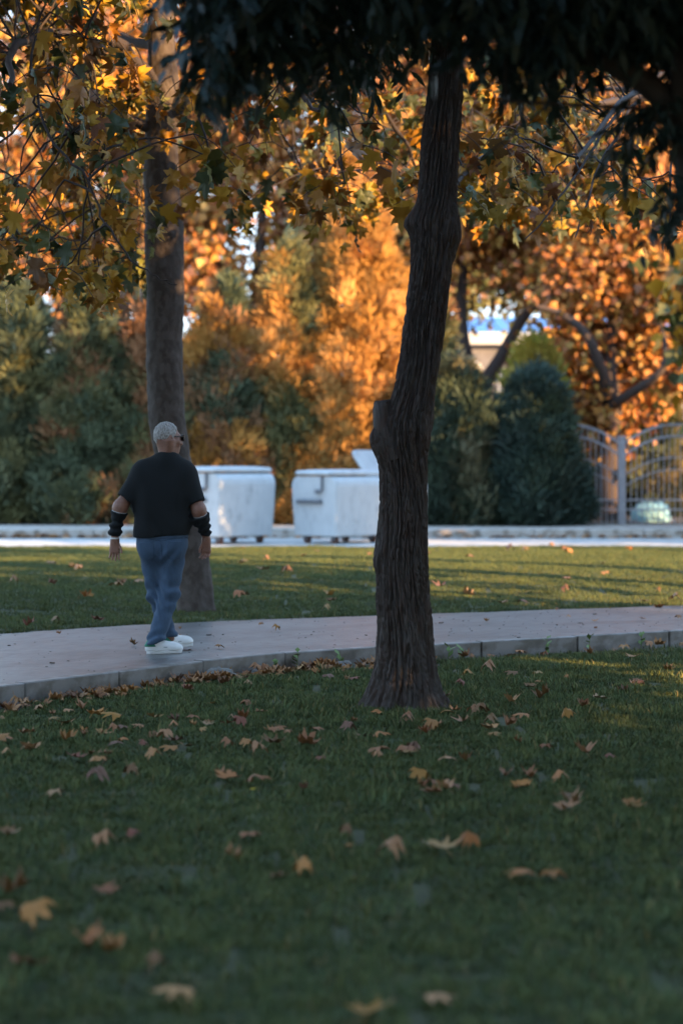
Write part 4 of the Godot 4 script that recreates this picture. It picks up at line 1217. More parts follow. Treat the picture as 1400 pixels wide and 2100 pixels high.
func make_bin(label: String, at: Vector3, turn: float, L: float, W: float, H: float, open: bool) -> void:
	var o := thing("waste_bin", label, "bin", at, "white metal waste bins on the road")
	o.rotation.y = turn
	var hx := L / 2
	var hz := W / 2
	var b := MB.new()
	var rings := [[hx - 0.05, hz - 0.07, 0.06, 0.13], [hx - 0.03, hz - 0.045, 0.07, 0.15], [hx - 0.01, hz - 0.012, 0.07, 0.5 * H], [hx, hz, 0.07, 0.76 * H]]
	for k in 7:
		var a := PI / 2 * k / 6.0
		rings.append([hx, hz - 0.15 * (1.0 - cos(a)), 0.07, 0.76 * H + (0.14 * H) * sin(a)])
	if open:
		rings.append([hx - 0.02, hz - 0.19, 0.06, 0.9 * H])
		rings.append([hx - 0.025, hz - 0.19, 0.06, 0.6 * H])
	loft(b, rings, true)
	var body := part("body", b.mesh(M.bin), o)
	for k in 8:   # pressed ribs on the long sides
		for s: float in [-1.0, 1.0]:
			b = MB.new()
			b.box(Vector3(lerpf(-hx + 0.16, hx - 0.16, k / 7.0), 0.47 * H, s * (hz - 0.031)), Vector3(0.06, 0.5 * H, 0.036), 0.014, Basis(Vector3.RIGHT, s * 0.045))
			part("rib", b.mesh(M.bin), body)
	b = MB.new()
	loft(b, [[hx - 0.03, hz - 0.12, 0.08, 0.0], [hx + 0.025, hz - 0.1, 0.09, 0.005], [hx + 0.03, hz - 0.1, 0.09, 0.045], [hx + 0.01, hz - 0.12, 0.09, 0.075], [hx - 0.2, hz - 0.25, 0.1, 0.095], [hx - 0.4, 0.1, 0.05, 0.1]])
	var lid := part("lid", b.mesh(M.bin), o, Vector3(0, 0.915 * H, 0))
	if open:
		lid.position = Vector3(0, 0.915 * H + 0.25, -hz - 0.06)
		lid.rotation = Vector3(-2.2, 0, 0)
	for s: float in [-1.0, 1.0]:
		b = MB.new()   # hooked lid arm and grip on both ends
		var x := s * (hx + 0.03)
		b.tube(spline([Vector3(x, 0.9 * H, 0.22), Vector3(x, 0.8 * H, 0.22), Vector3(x, 0.72 * H, 0.215), Vector3(x, 0.69 * H, 0.16), Vector3(x, 0.70 * H, 0.11)], 3), taper(13, 0.024, 0.02), 8)
		b.tube([Vector3(x - s * 0.05, 0.7 * H, 0.11), Vector3(x + s * 0.03, 0.7 * H, 0.11)], [0.035, 0.035], 12)
		part("lid_arm", b.mesh(M.bin_dark), o)
		b = MB.new()
		b.box(Vector3(x, 0.575 * H, -0.08), Vector3(0.06, 0.05, 0.56), 0.012)
		b.box(Vector3(x - s * 0.01, 0.545 * H, -0.08), Vector3(0.07, 0.018, 0.58), 0.004)
		part("grip", b.mesh(M.bin_dark), o)
	for sx: float in [-1.0, 1.0]:
		for sz: float in [-1.0, 1.0]:
			var p := Vector3(sx * (hx - 0.2), 0.075, sz * (hz - 0.22))
			b = MB.new()
			b.tube([p + Vector3(-0.025, 0, 0), p + Vector3(0.025, 0, 0)], [0.075, 0.075], 18)
			var w := part("castor", b.mesh(M.castor), o)
			b = MB.new()
			b.box(p + Vector3(0.036, 0.04, 0), Vector3(0.008, 0.11, 0.06), 0.0)
			b.box(p + Vector3(-0.036, 0.04, 0), Vector3(0.008, 0.11, 0.06), 0.0)
			b.box(p + Vector3(0, 0.085, 0), Vector3(0.1, 0.012, 0.1), 0.0)
			part("fork", b.mesh(M.bin_dark), w)

func build_bins() -> void:
	make_bin("white metal waste bin with closed lid beside the plane tree trunk", Vector3(-1.96, 0.10, -41.3), deg_to_rad(48), 1.37, 1.07, 1.33, false)
	make_bin("white metal waste bin with closed lid partly hidden by the furrowed trunk", Vector3(-0.02, 0.10, -41.5), deg_to_rad(48), 1.37, 1.07, 1.27, false)
	make_bin("smaller white waste bin with raised lid behind the furrowed trunk", Vector3(0.98, 0.10, -42.85), deg_to_rad(62), 0.95, 0.78, 1.22, true)

# ---------------------------------------------------------------- the man: distance fields meshed as surface nets
func smin(a: float, b: float, k: float) -> float:
	var h := maxf(k - absf(a - b), 0.0) / k
	return minf(a, b) - h * h * k * 0.25

func bones_at(p: Vector3, bones: Array, k: float) -> float:   # bones: [from, to, radius, radius, flattening of z]
	var d := 9.0
	for bo: Array in bones:
		var a: Vector3 = bo[0]
		var ab: Vector3 = bo[1]
		ab -= a
		var q := p - a
		var sq: float = bo[4]
		if sq != 1.0:
			q.z *= sq
			ab.z *= sq
		var t := clampf(q.dot(ab) / maxf(ab.length_squared(), 1e-9), 0.0, 1.0)
		var e := (q - ab * t).length() - lerpf(bo[2], bo[3], t)
		if e < d + k:
			var h := maxf(k - absf(d - e), 0.0) / k
			d = minf(d, e) - h * h * k * 0.25
	return d

func nets(b: MB, f: Callable, lo: Vector3, hi: Vector3, cell: float) -> void:
	var n := Vector3i(((hi - lo) / cell).ceil()) + Vector3i.ONE
	var bl := 4
	var nb := Vector3i((n.x + bl - 1) / bl, (n.y + bl - 1) / bl, (n.z + bl - 1) / bl)
	var val := PackedFloat32Array()
	val.resize(n.x * n.y * n.z)
	val.fill(1.0)
	var reach := cell * 5.3
	var active := []
	for bz in nb.z:
		for by in nb.y:
			for bx in nb.x:
				var dc: float = f.call(lo + (Vector3(bx, by, bz) + Vector3(0.375, 0.375, 0.375)) * bl * cell)
				if dc > reach: continue
				var fill := dc < -reach
				if not fill: active.append(Vector3i(bx, by, bz) * bl)
				for z in range(bz * bl, mini(bz * bl + bl, n.z)):
					for y in range(by * bl, mini(by * bl + bl, n.y)):
						var row := n.x * (y + n.y * z)
						for x in range(bx * bl, mini(bx * bl + bl, n.x)):
							val[x + row] = -1.0 if fill else f.call(lo + Vector3(x, y, z) * cell)
	var where := {}
	var sx := 1
	var sy := n.x
	var sz := n.x * n.y
	var corner := [0, sx, sy, sx + sy, sz, sz + sx, sz + sy, sz + sx + sy]
	var edges := [[0, 1], [2, 3], [4, 5], [6, 7], [0, 2], [1, 3], [4, 6], [5, 7], [0, 4], [1, 5], [2, 6], [3, 7]]
	for o: Vector3i in active:
		for z in range(o.z, mini(o.z + bl, n.z - 1)):
			for y in range(o.y, mini(o.y + bl, n.y - 1)):
				for x in range(o.x, mini(o.x + bl, n.x - 1)):
					var k := x + n.x * (y + n.y * z)
					if absf(val[k]) > cell * 2.6: continue
					var mask := 0
					for j in 8:
						if val[k + corner[j]] < 0.0: mask |= 1 << j
					if mask == 0 or mask == 255: continue
					var s := Vector3.ZERO
					var cnt := 0
					for e: Array in edges:
						var a: int = e[0]
						var c: int = e[1]
						if ((mask >> a) & 1) == ((mask >> c) & 1): continue
						var va := val[k + corner[a]]
						var vc := val[k + corner[c]]
						var t := va / (va - vc)
						s += Vector3(a & 1, (a >> 1) & 1, (a >> 2) & 1).lerp(Vector3(c & 1, (c >> 1) & 1, (c >> 2) & 1), t)
						cnt += 1
					where[k] = b.vert(lo + (Vector3(x, y, z) + s / cnt) * cell)
	for k: int in where.keys():
		var inside := val[k] < 0.0
		for ax in 3:
			var st := sx if ax == 0 else (sy if ax == 1 else sz)
			if (val[k + st] < 0.0) == inside: continue
			var u := sy if ax == 0 else (sz if ax == 1 else sx)
			var w := sz if ax == 0 else (sx if ax == 1 else sy)
			if not (where.has(k - u) and where.has(k - u - w) and where.has(k - w)): continue
			var q0: int = where[k]
			var q1: int = where[k - u]
			var q2: int = where[k - u - w]
			var q3: int = where[k - w]
			if inside:
				b.tri(q0, q2, q1); b.tri(q0, q3, q2)
			else:
				b.tri(q0, q1, q2); b.tri(q0, q2, q3)

const L_SHO := Vector3(-0.155, 1.31, 0.0)
const R_SHO := Vector3(0.20, 1.31, 0.0)
const L_ELB := Vector3(-0.318, 1.085, 0.05)
const R_ELB := Vector3(0.305, 1.06, 0.05)
const L_WRI := Vector3(-0.362, 0.875, 0.02)
const R_WRI := Vector3(0.352, 0.868, -0.02)
const L_HIP := Vector3(-0.082, 0.80, 0.0)
const R_HIP := Vector3(0.10, 0.80, 0.01)
const L_KNE := Vector3(-0.045, 0.43, -0.08)
const R_KNE := Vector3(0.066, 0.435, 0.0)
const L_ANK := Vector3(0.06, 0.10, -0.20)
const R_ANK := Vector3(-0.045, 0.085, 0.08)
const HEAD := Vector3(0.052, 1.60, -0.01)
const FACE := -1.08   # yaw of the head: he looks to the right

func head_local(p: Vector3) -> Vector3:
	return (p - HEAD).rotated(Vector3.UP, -FACE)

func ell(p: Vector3, c: Vector3, r: Vector3) -> float:
	var q := (p - c) / r
	return (q.length() - 1.0) * minf(r.x, minf(r.y, r.z))

func head_sdf(p: Vector3) -> float:
	var q := head_local(p)   # face towards -z
	var d := ell(q, Vector3(0, 0.022, 0.012), Vector3(0.078, 0.095, 0.098))
	d = smin(d, ell(q, Vector3(0, -0.045, -0.028), Vector3(0.061, 0.078, 0.07)), 0.04)
	d = smin(d, ell(q, Vector3(0, -0.098, -0.072), Vector3(0.028, 0.022, 0.025)), 0.03)
	d = smin(d, ell(q, Vector3(0, 0.018, -0.085), Vector3(0.05, 0.014, 0.016)), 0.02)
	d = smin(d, ell(q, Vector3(0, -0.028, -0.107), Vector3(0.013, 0.026, 0.02)), 0.02)
	d = smin(d, ell(q, Vector3(0, -0.042, -0.114), Vector3(0.017, 0.011, 0.014)), 0.012)
	d = smin(d, ell(q, Vector3(0, -0.072, -0.094), Vector3(0.024, 0.009, 0.01)), 0.012)
	for s: float in [-1.0, 1.0]:
		d = smin(d, ell(q, Vector3(s * 0.045, -0.03, -0.068), Vector3(0.024, 0.022, 0.02)), 0.03)
		d = maxf(d, -ell(q, Vector3(s * 0.032, 0.0, -0.104), Vector3(0.017, 0.01, 0.018)))
		d = smin(d, ell(q, Vector3(s * 0.032, 0.0, -0.083), Vector3(0.013, 0.011, 0.012)), 0.006)
		var ear := ell(q, Vector3(s * 0.083, -0.012, 0.012), Vector3(0.011, 0.033, 0.021))
		ear = maxf(ear, -ell(q, Vector3(s * 0.094, -0.010, 0.008), Vector3(0.008, 0.02, 0.011)))
		d = smin(d, ear, 0.012)
	var n := p - HEAD
	var neck := Vector2(n.x + 0.004, n.z - 0.02).length() - 0.066
	d = smin(d, maxf(neck, maxf(n.y + 0.03, -n.y - 0.21)), 0.045)
	return d

func hair_sdf(p: Vector3) -> float:
	var q := head_local(p)
	var d := ell(q, Vector3(0, 0.024, 0.014), Vector3(0.084, 0.1, 0.103))
	d += 0.004 * sin(q.x * 160.0 + q.y * 60.0) * sin(q.y * 130.0) * sin(q.z * 140.0)
	# hairline: high over the brow, down behind the ears to the nape
	var line := -0.05 + smoothstep(0.03, -0.075, q.z) * 0.115
	return maxf(d, line - q.y)

func body_sdf(p: Vector3) -> float:
	return bones_at(p, body_bones, 0.05)

var body_bones := []
var arm_bones := []

func bare(p: Vector3, sho: Vector3, elb: Vector3, wri: Vector3, above: float) -> float:
	var q := p - elb
	var up := (elb - sho).normalized()
	var low := (wri - elb).normalized()
	return maxf(q.length() - 0.1, maxf(-q.dot(up) - above, q.dot(low) - 0.032))

func sleeve_cut(p: Vector3) -> float:   # the opening at each elbow
	var l := bare(p, L_SHO, L_ELB, L_WRI, 0.085)
	var r := bare(p, R_SHO, R_ELB, R_WRI, 0.06)
	return minf(l, r)

func sweater_sdf(p: Vector3) -> float:
	var d := bones_at(p, sweater_bones, 0.075)
	var arms := 9.0
	for s in [[L_SHO, L_ELB, L_WRI], [R_SHO, R_ELB, R_WRI]]:
		var u := bones_at(p, [[s[0], s[1], 0.088, 0.074, 1.0]], 0.05)
		var ab: Vector3 = s[2] - s[1]
		var t := clampf((p - s[1]).dot(ab) / ab.length_squared(), -0.1, 1.0)
		var fold := 0.008 * sin(t * 26.0 + p.x * 25.0 + p.z * 14.0) * smoothstep(0.2, 0.5, t)
		var w := bones_at(p, [[s[1], s[2], 0.06, 0.047, 1.0]], 0.05) - fold
		w = maxf(w, (p - s[2]).dot(ab.normalized()) - 0.012)
		arms = minf(arms, smin(u, w, 0.05))
	d = smin(d, arms, 0.06)
	d += 0.007 * sin(p.y * 22.0 + p.x * 9.0 + 2.0 * sin(p.x * 14.0)) * smoothstep(1.25, 0.95, p.y)
	d = maxf(d, -sleeve_cut(p))
	d = maxf(d, 0.872 + 0.012 * sin(p.x * 9.0) - p.y)
	var n := p - Vector3(0.048, 1.485, -0.005)
	d = maxf(d, n.dot(Vector3(0, 0.97, -0.24)))
	return d

var sweater_bones := []
var jeans_bones := []

func jeans_sdf(p: Vector3) -> float:
	var d := bones_at(p, jeans_bones, 0.05)
	var fold := 0.009 * sin(p.y * 62.0 + p.x * 38.0 + 3.0 * sin(p.x * 21.0 + p.z * 9.0)) * exp(-pow((p.y - 0.42) / 0.13, 2.0))
	fold += 0.009 * sin(p.y * 70.0 - p.x * 30.0 + 2.0 * sin(p.z * 25.0)) * smoothstep(0.25, 0.1, p.y)
	fold += 0.007 * sin(p.y * 48.0 - absf(p.x) * 60.0) * exp(-pow((p.y - 0.72) / 0.07, 2.0))
	d -= fold
	d = maxf(d, p.y - 0.905)
	var hem := 0.092 + 0.02 * sin(p.x * 20.0) if p.z > -0.07 else 0.11
	return maxf(d, hem - p.y)

func shoe_local(p: Vector3, at: Vector3, yaw: float, pitch: float) -> Vector3:
	return (p - at).rotated(Vector3.UP, -yaw).rotated(Vector3.RIGHT, -pitch)

func upper_sdf(q: Vector3) -> float:   # heel at +z, toe at -z, sole bottom at y = 0
	var d := ell(q, Vector3(0, 0.045, 0.055), Vector3(0.041, 0.062, 0.07))
	d = smin(d, ell(q, Vector3(0, 0.045, -0.03), Vector3(0.045, 0.052, 0.1)), 0.04)
	d = smin(d, ell(q, Vector3(0.004, 0.035, -0.12), Vector3(0.047, 0.04, 0.065)), 0.035)
	d = smin(d, maxf(Vector2(q.x * 1.05, (q.z - 0.05) * 0.9).length() - 0.042, maxf(q.y - 0.1, -q.y)), 0.02)
	return maxf(d, 0.024 - q.y)

func sole_sdf(q: Vector3) -> float:
	var w := 0.046 - 0.006 * smoothstep(-0.05, 0.08, q.z)
	var z := clampf(q.z, -0.135, 0.075)
	var d := Vector2(q.x, q.z - z).length() - w
	return maxf(d, absf(q.y - 0.015) - 0.015)

func hand(b: MB, wrist: Vector3, side: float, fingers: Array, palm_dir: Vector3) -> void:
	var bones := [[wrist + Vector3(0, 0.03, 0), wrist - Vector3(0, 0.01, 0), 0.03, 0.027, 1.0]]
	var down := palm_dir.normalized()
	var across := Vector3(side, 0, 0.12).normalized()
	var back := across.cross(down).normalized()
	for k in 4:
		var off := (k - 1.5) * 0.0195
		bones.append([wrist + across * off * 0.6, wrist + down * 0.085 + across * off, 0.017, 0.0135, 1.0])
	var f := func(p: Vector3) -> float:
		var d := bones_at(p, bones, 0.02)
		for fg in fingers:
			d = smin(d, bones_at(p, fg, 0.004), 0.006)
		return d
	nets(b, f, wrist + Vector3(-0.09, -0.2, -0.09), wrist + Vector3(0.09, 0.05, 0.09), 0.0045)

func finger(root: Vector3, d0: Vector3, bend: Vector3, len: float, r: float) -> Array:
	var a := root
	var dir := d0.normalized()
	var out := []
	var parts := [0.45, 0.32, 0.23]
	for k in 3:
		var e: Vector3 = a + dir * len * parts[k]
		out.append([a, e, r * (1.0 - 0.1 * k), r * (0.92 - 0.1 * k), 1.0])
		a = e
		dir = (dir + bend).normalized()
	return out

func build_person() -> void:
	var o := thing("person", "man in black sweater, blue jeans and white shoes walking along the path", "person", Vector3(-1.34, 0.10, -17.97))
	body_bones = [
		[Vector3(0.05, 1.38, 0.0), Vector3(0.052, 1.5, 0.0), 0.07, 0.062, 1.0], [Vector3(-0.12, 1.30, 0), Vector3(0.17, 1.30, 0), 0.06, 0.06, 1.0],
		[Vector3(0.02, 1.26, 0), Vector3(0.01, 0.95, 0), 0.1, 0.1, 1.0], [L_SHO, L_ELB, 0.056, 0.051, 1.0], [L_ELB, L_WRI, 0.049, 0.03, 1.0], [R_SHO, R_ELB, 0.056, 0.051, 1.0], [R_ELB, R_WRI, 0.049, 0.03, 1.0],
		[L_HIP, L_KNE, 0.085, 0.055, 1.0], [L_KNE, L_ANK, 0.052, 0.035, 1.0], [R_HIP, R_KNE, 0.085, 0.055, 1.0], [R_KNE, R_ANK, 0.052, 0.035, 1.0], [L_HIP, R_HIP, 0.1, 0.1, 1.0]]
	sweater_bones = [
		[Vector3(-0.12, 1.315, 0), Vector3(0.165, 1.315, 0), 0.095, 0.095, 1.0], [Vector3(0.05, 1.38, 0.005), Vector3(0.05, 1.46, 0.0), 0.088, 0.073, 1.0], [Vector3(0.03, 1.422, 0.005), Vector3(-0.125, 1.36, 0), 0.066, 0.08, 1.0], [Vector3(0.065, 1.422, 0.005), Vector3(0.165, 1.36, 0), 0.066, 0.08, 1.0],
		[Vector3(-0.075, 1.21, 0.0), Vector3(0.115, 1.21, 0.0), 0.142, 0.142, 1.0], [Vector3(-0.075, 1.07, 0.0), Vector3(0.105, 1.07, 0.0), 0.142, 0.142, 0.95], [Vector3(-0.075, 0.94, 0.0), Vector3(0.092, 0.94, 0.0), 0.132, 0.132, 0.95], [Vector3(-0.075, 0.85, 0.0), Vector3(0.092, 0.85, 0.0), 0.121, 0.121, 0.95]]
	jeans_bones = [
		[Vector3(-0.07, 0.86, 0.0), Vector3(0.09, 0.86, 0.0), 0.116, 0.116, 0.95], [L_HIP, L_KNE, 0.105, 0.066, 1.0], [L_KNE, L_ANK, 0.065, 0.06, 1.0], [R_HIP, R_KNE, 0.108, 0.073, 1.0], [R_KNE, R_ANK + Vector3(0, -0.02, 0), 0.072, 0.07, 1.0], [Vector3(-0.058, 0.775, 0.035), Vector3(0.085, 0.775, 0.04), 0.098, 0.098, 1.0]]
	var b := MB.new()
	nets(b, body_sdf, Vector3(-0.5, 0.02, -0.4), Vector3(0.5, 1.52, 0.3), 0.014)
	nets(b, head_sdf, HEAD + Vector3(-0.16, -0.2, -0.16), HEAD + Vector3(0.16, 0.15, 0.16), 0.0055)
	# hands: the left one hangs open with the palm back, the right one curls
	var lf := []
	var lw := L_WRI + Vector3(0.0, -0.03, 0.0)
	for k in 4:
		lf.append(finger(lw + Vector3((k - 1.5) * 0.0195, -0.085, 0.004), Vector3((k - 1.5) * 0.10 - 0.06, -1, 0.25), Vector3(0.02, 0.1, 0.42), [0.06, 0.076, 0.082, 0.074][k], 0.0092))
	lf.append(finger(lw + Vector3(0.03, -0.03, 0.008), Vector3(0.5, -0.85, 0.3), Vector3(-0.15, -0.1, 0.12), 0.075, 0.0105))
	hand(b, lw, 1.0, lf, Vector3(-0.02, -1, 0.05))
	var rf := []
	var rw := R_WRI + Vector3(0.004, -0.022, 0.0)
	for k in 4:
		rf.append(finger(rw + Vector3((k - 1.5) * 0.0185, -0.078, 0.0), Vector3((k - 1.5) * 0.06 - 0.1, -1, 0.2), Vector3(-0.28, 0.12, 0.4), [0.074, 0.082, 0.076, 0.06][k], 0.0092))
	rf.append(finger(rw + Vector3(-0.028, -0.03, 0.008), Vector3(-0.5, -0.85, 0.3), Vector3(0.2, -0.1, 0.15), 0.072, 0.0105))
	hand(b, rw, 1.0, rf, Vector3(-0.03, -1, 0.03))
	part("body", b.mesh(M.skin), o)
	b = MB.new()
	nets(b, hair_sdf, HEAD + Vector3(-0.13, -0.1, -0.13), HEAD + Vector3(0.13, 0.15, 0.13), 0.005)
	part("hair", b.mesh(M.hair), o)
	b = MB.new()
	nets(b, sweater_sdf, Vector3(-0.5, 0.82, -0.22), Vector3(0.5, 1.52, 0.22), 0.0095)
	var sw := part("sweater", b.mesh(M.knit), o)
	# white trim along the lower edge of the elbow openings: a thin shell where sleeve and opening meet
	for e in [[L_ELB, L_WRI], [R_ELB, R_WRI]]:
		b = MB.new()
		var ab: Vector3 = (e[1] - e[0]).normalized()
		var c: Vector3 = e[0] + ab * 0.03
		var f := func(p: Vector3) -> float:
			var q: Vector3 = p - c
			var along := q.dot(ab)
			var rad := (q - ab * along).length()
			return maxf(maxf(rad - 0.058, 0.036 - rad), absf(along) - 0.007)
		nets(b, f, c - Vector3.ONE * 0.08, c + Vector3.ONE * 0.08, 0.004)
		part("sleeve_trim", b.mesh(M.band), sw)
	b = MB.new()
	nets(b, jeans_sdf, Vector3(-0.3, 0.03, -0.36), Vector3(0.3, 0.93, 0.24), 0.0095)
	var je := part("jeans", b.mesh(M.denim), o)
	for px in [[-0.1, 0.765, -0.08], [0.115, 0.77, 0.05]]:   # back pockets, a layer of cloth on the seat
		b = MB.new()
		var f := func(p: Vector3) -> float:
			var q := Vector2(p.x - px[0], p.y - px[1]).rotated(px[2])
			var box := maxf(absf(q.x) - 0.058 + maxf(0.0, -q.y) * 0.12, maxf(q.y - 0.068, -q.y - 0.075 + absf(q.x) * 0.25))
			return maxf(maxf(jeans_sdf(p) - 0.006, box), -p.z)
		nets(b, f, Vector3(px[0] - 0.09, px[1] - 0.1, 0.0), Vector3(px[0] + 0.09, px[1] + 0.09, 0.22), 0.005)
		part("back_pocket", b.mesh(M.denim_dark), je)
	b = MB.new()
	var band := func(p: Vector3) -> float: return maxf(jeans_sdf(p) - 0.006, absf(p.y - 0.878) - 0.02)
	nets(b, band, Vector3(-0.3, 0.83, -0.2), Vector3(0.3, 0.92, 0.2), 0.007)
	part("waistband", b.mesh(M.denim), je)
	b = MB.new()   # stitched seams: down the seat, and the yoke under the waistband
	var seam := func(p: Vector3) -> float:
		var line := minf(absf(p.x - 0.012 - (0.8 - p.y) * 0.1) - 0.0035, absf(p.y - 0.842 + absf(p.x - 0.01) * -0.16) - 0.003)
		return maxf(maxf(jeans_sdf(p) - 0.005, line), maxf(maxf(-p.z, 0.69 - p.y), p.y - 0.875))
	nets(b, seam, Vector3(-0.24, 0.66, 0.0), Vector3(0.24, 0.9, 0.2), 0.0045)
	part("seam", b.mesh(M.denim_dark), je)
	# shoes: toes to the right, along the path
	for s in [[Vector3(0.0, 0.0, 0.045), -1.15, 0.0, "shoe"], [Vector3(0.085, 0.018, -0.255), -0.85, 0.06, "shoe"]]:
		var at: Vector3 = s[0]
		var yaw: float = s[1]
		var pit: float = s[2]
		var lo := at + Vector3(-0.24, -0.04, -0.24)
		var hi := at + Vector3(0.24, 0.14, 0.24)
		b = MB.new()
		nets(b, func(p: Vector3) -> float: return upper_sdf(shoe_local(p, at, yaw, pit)), lo, hi, 0.0065)
		var sh := part("shoe", b.mesh(M.white), o)
		b = MB.new()
		nets(b, func(p: Vector3) -> float: return sole_sdf(shoe_local(p, at, yaw, pit)), lo, hi, 0.0065)
		part("sole", b.mesh(M.sole), sh)
		b = MB.new()
		nets(b, func(p: Vector3) -> float:
			var q := shoe_local(p, at, yaw, pit)
			return maxf(maxf(upper_sdf(q) - 0.0045, 0.058 - q.y), 0.055 - q.z + (q.y - 0.058) * 0.5), lo, hi, 0.0055)
		part("heel_tab", b.mesh(M.green_tab), sh)
		b = MB.new()
		for k in 3:
			for sd: float in [-1.0, 1.0]:
				var q := Vector3(sd * 0.047, 0.052, -0.015 - k * 0.011)
				b.box((q.rotated(Vector3.RIGHT, pit).rotated(Vector3.UP, yaw)) + at, Vector3(0.004, 0.006, 0.006), 0.0, Basis(Vector3.UP, yaw))
		part("eyelet_mark", b.mesh(M.bin_dark), sh)
	# sunglasses
	b = MB.new()
	var hb := Basis(Vector3.UP, FACE)
	for sd: float in [-1.0, 1.0]:
		b.box(HEAD + hb * Vector3(sd * 0.077, 0.012, -0.04), Vector3(0.006, 0.009, 0.125), 0.002, hb)
		b.box(HEAD + hb * Vector3(sd * 0.034, 0.022, -0.113), Vector3(0.066, 0.008, 0.008), 0.002, hb)
		b.box(HEAD + hb * Vector3(sd * 0.066, 0.004, -0.112), Vector3(0.007, 0.04, 0.008), 0.002, hb)
		b.box(HEAD + hb * Vector3(sd * 0.009, 0.006, -0.119), Vector3(0.006, 0.034, 0.007), 0.002, hb)
		b.box(HEAD + hb * Vector3(sd * 0.036, -0.017, -0.113), Vector3(0.058, 0.007, 0.007), 0.002, hb)
	b.box(HEAD + hb * Vector3(0, 0.014, -0.12), Vector3(0.02, 0.007, 0.007), 0.002, hb)
	var gl := part("sunglasses", b.mesh(M.black_plastic), o)
	for sd: float in [-1.0, 1.0]:
		b = MB.new()
		b.box(HEAD + hb * Vector3(sd * 0.037, 0.004, -0.1125), Vector3(0.055, 0.036, 0.003), 0.0, hb)
		part("lens", b.mesh(M.lens), gl)
	o.scale = Vector3(0.94, 1, 1)
	# a light band round the left wrist
	b = MB.new()
	var wp := L_WRI + Vector3(-0.002, -0.018, 0)
	b.tube([wp + Vector3(0, 0.006, 0), wp - Vector3(0, 0.006, 0)], [0.0375, 0.0365], 24)
	part("wristband", b.mesh(M.white), o)

# ---------------------------------------------------------------- fallen leaves and small things
var fallen_shapes := []

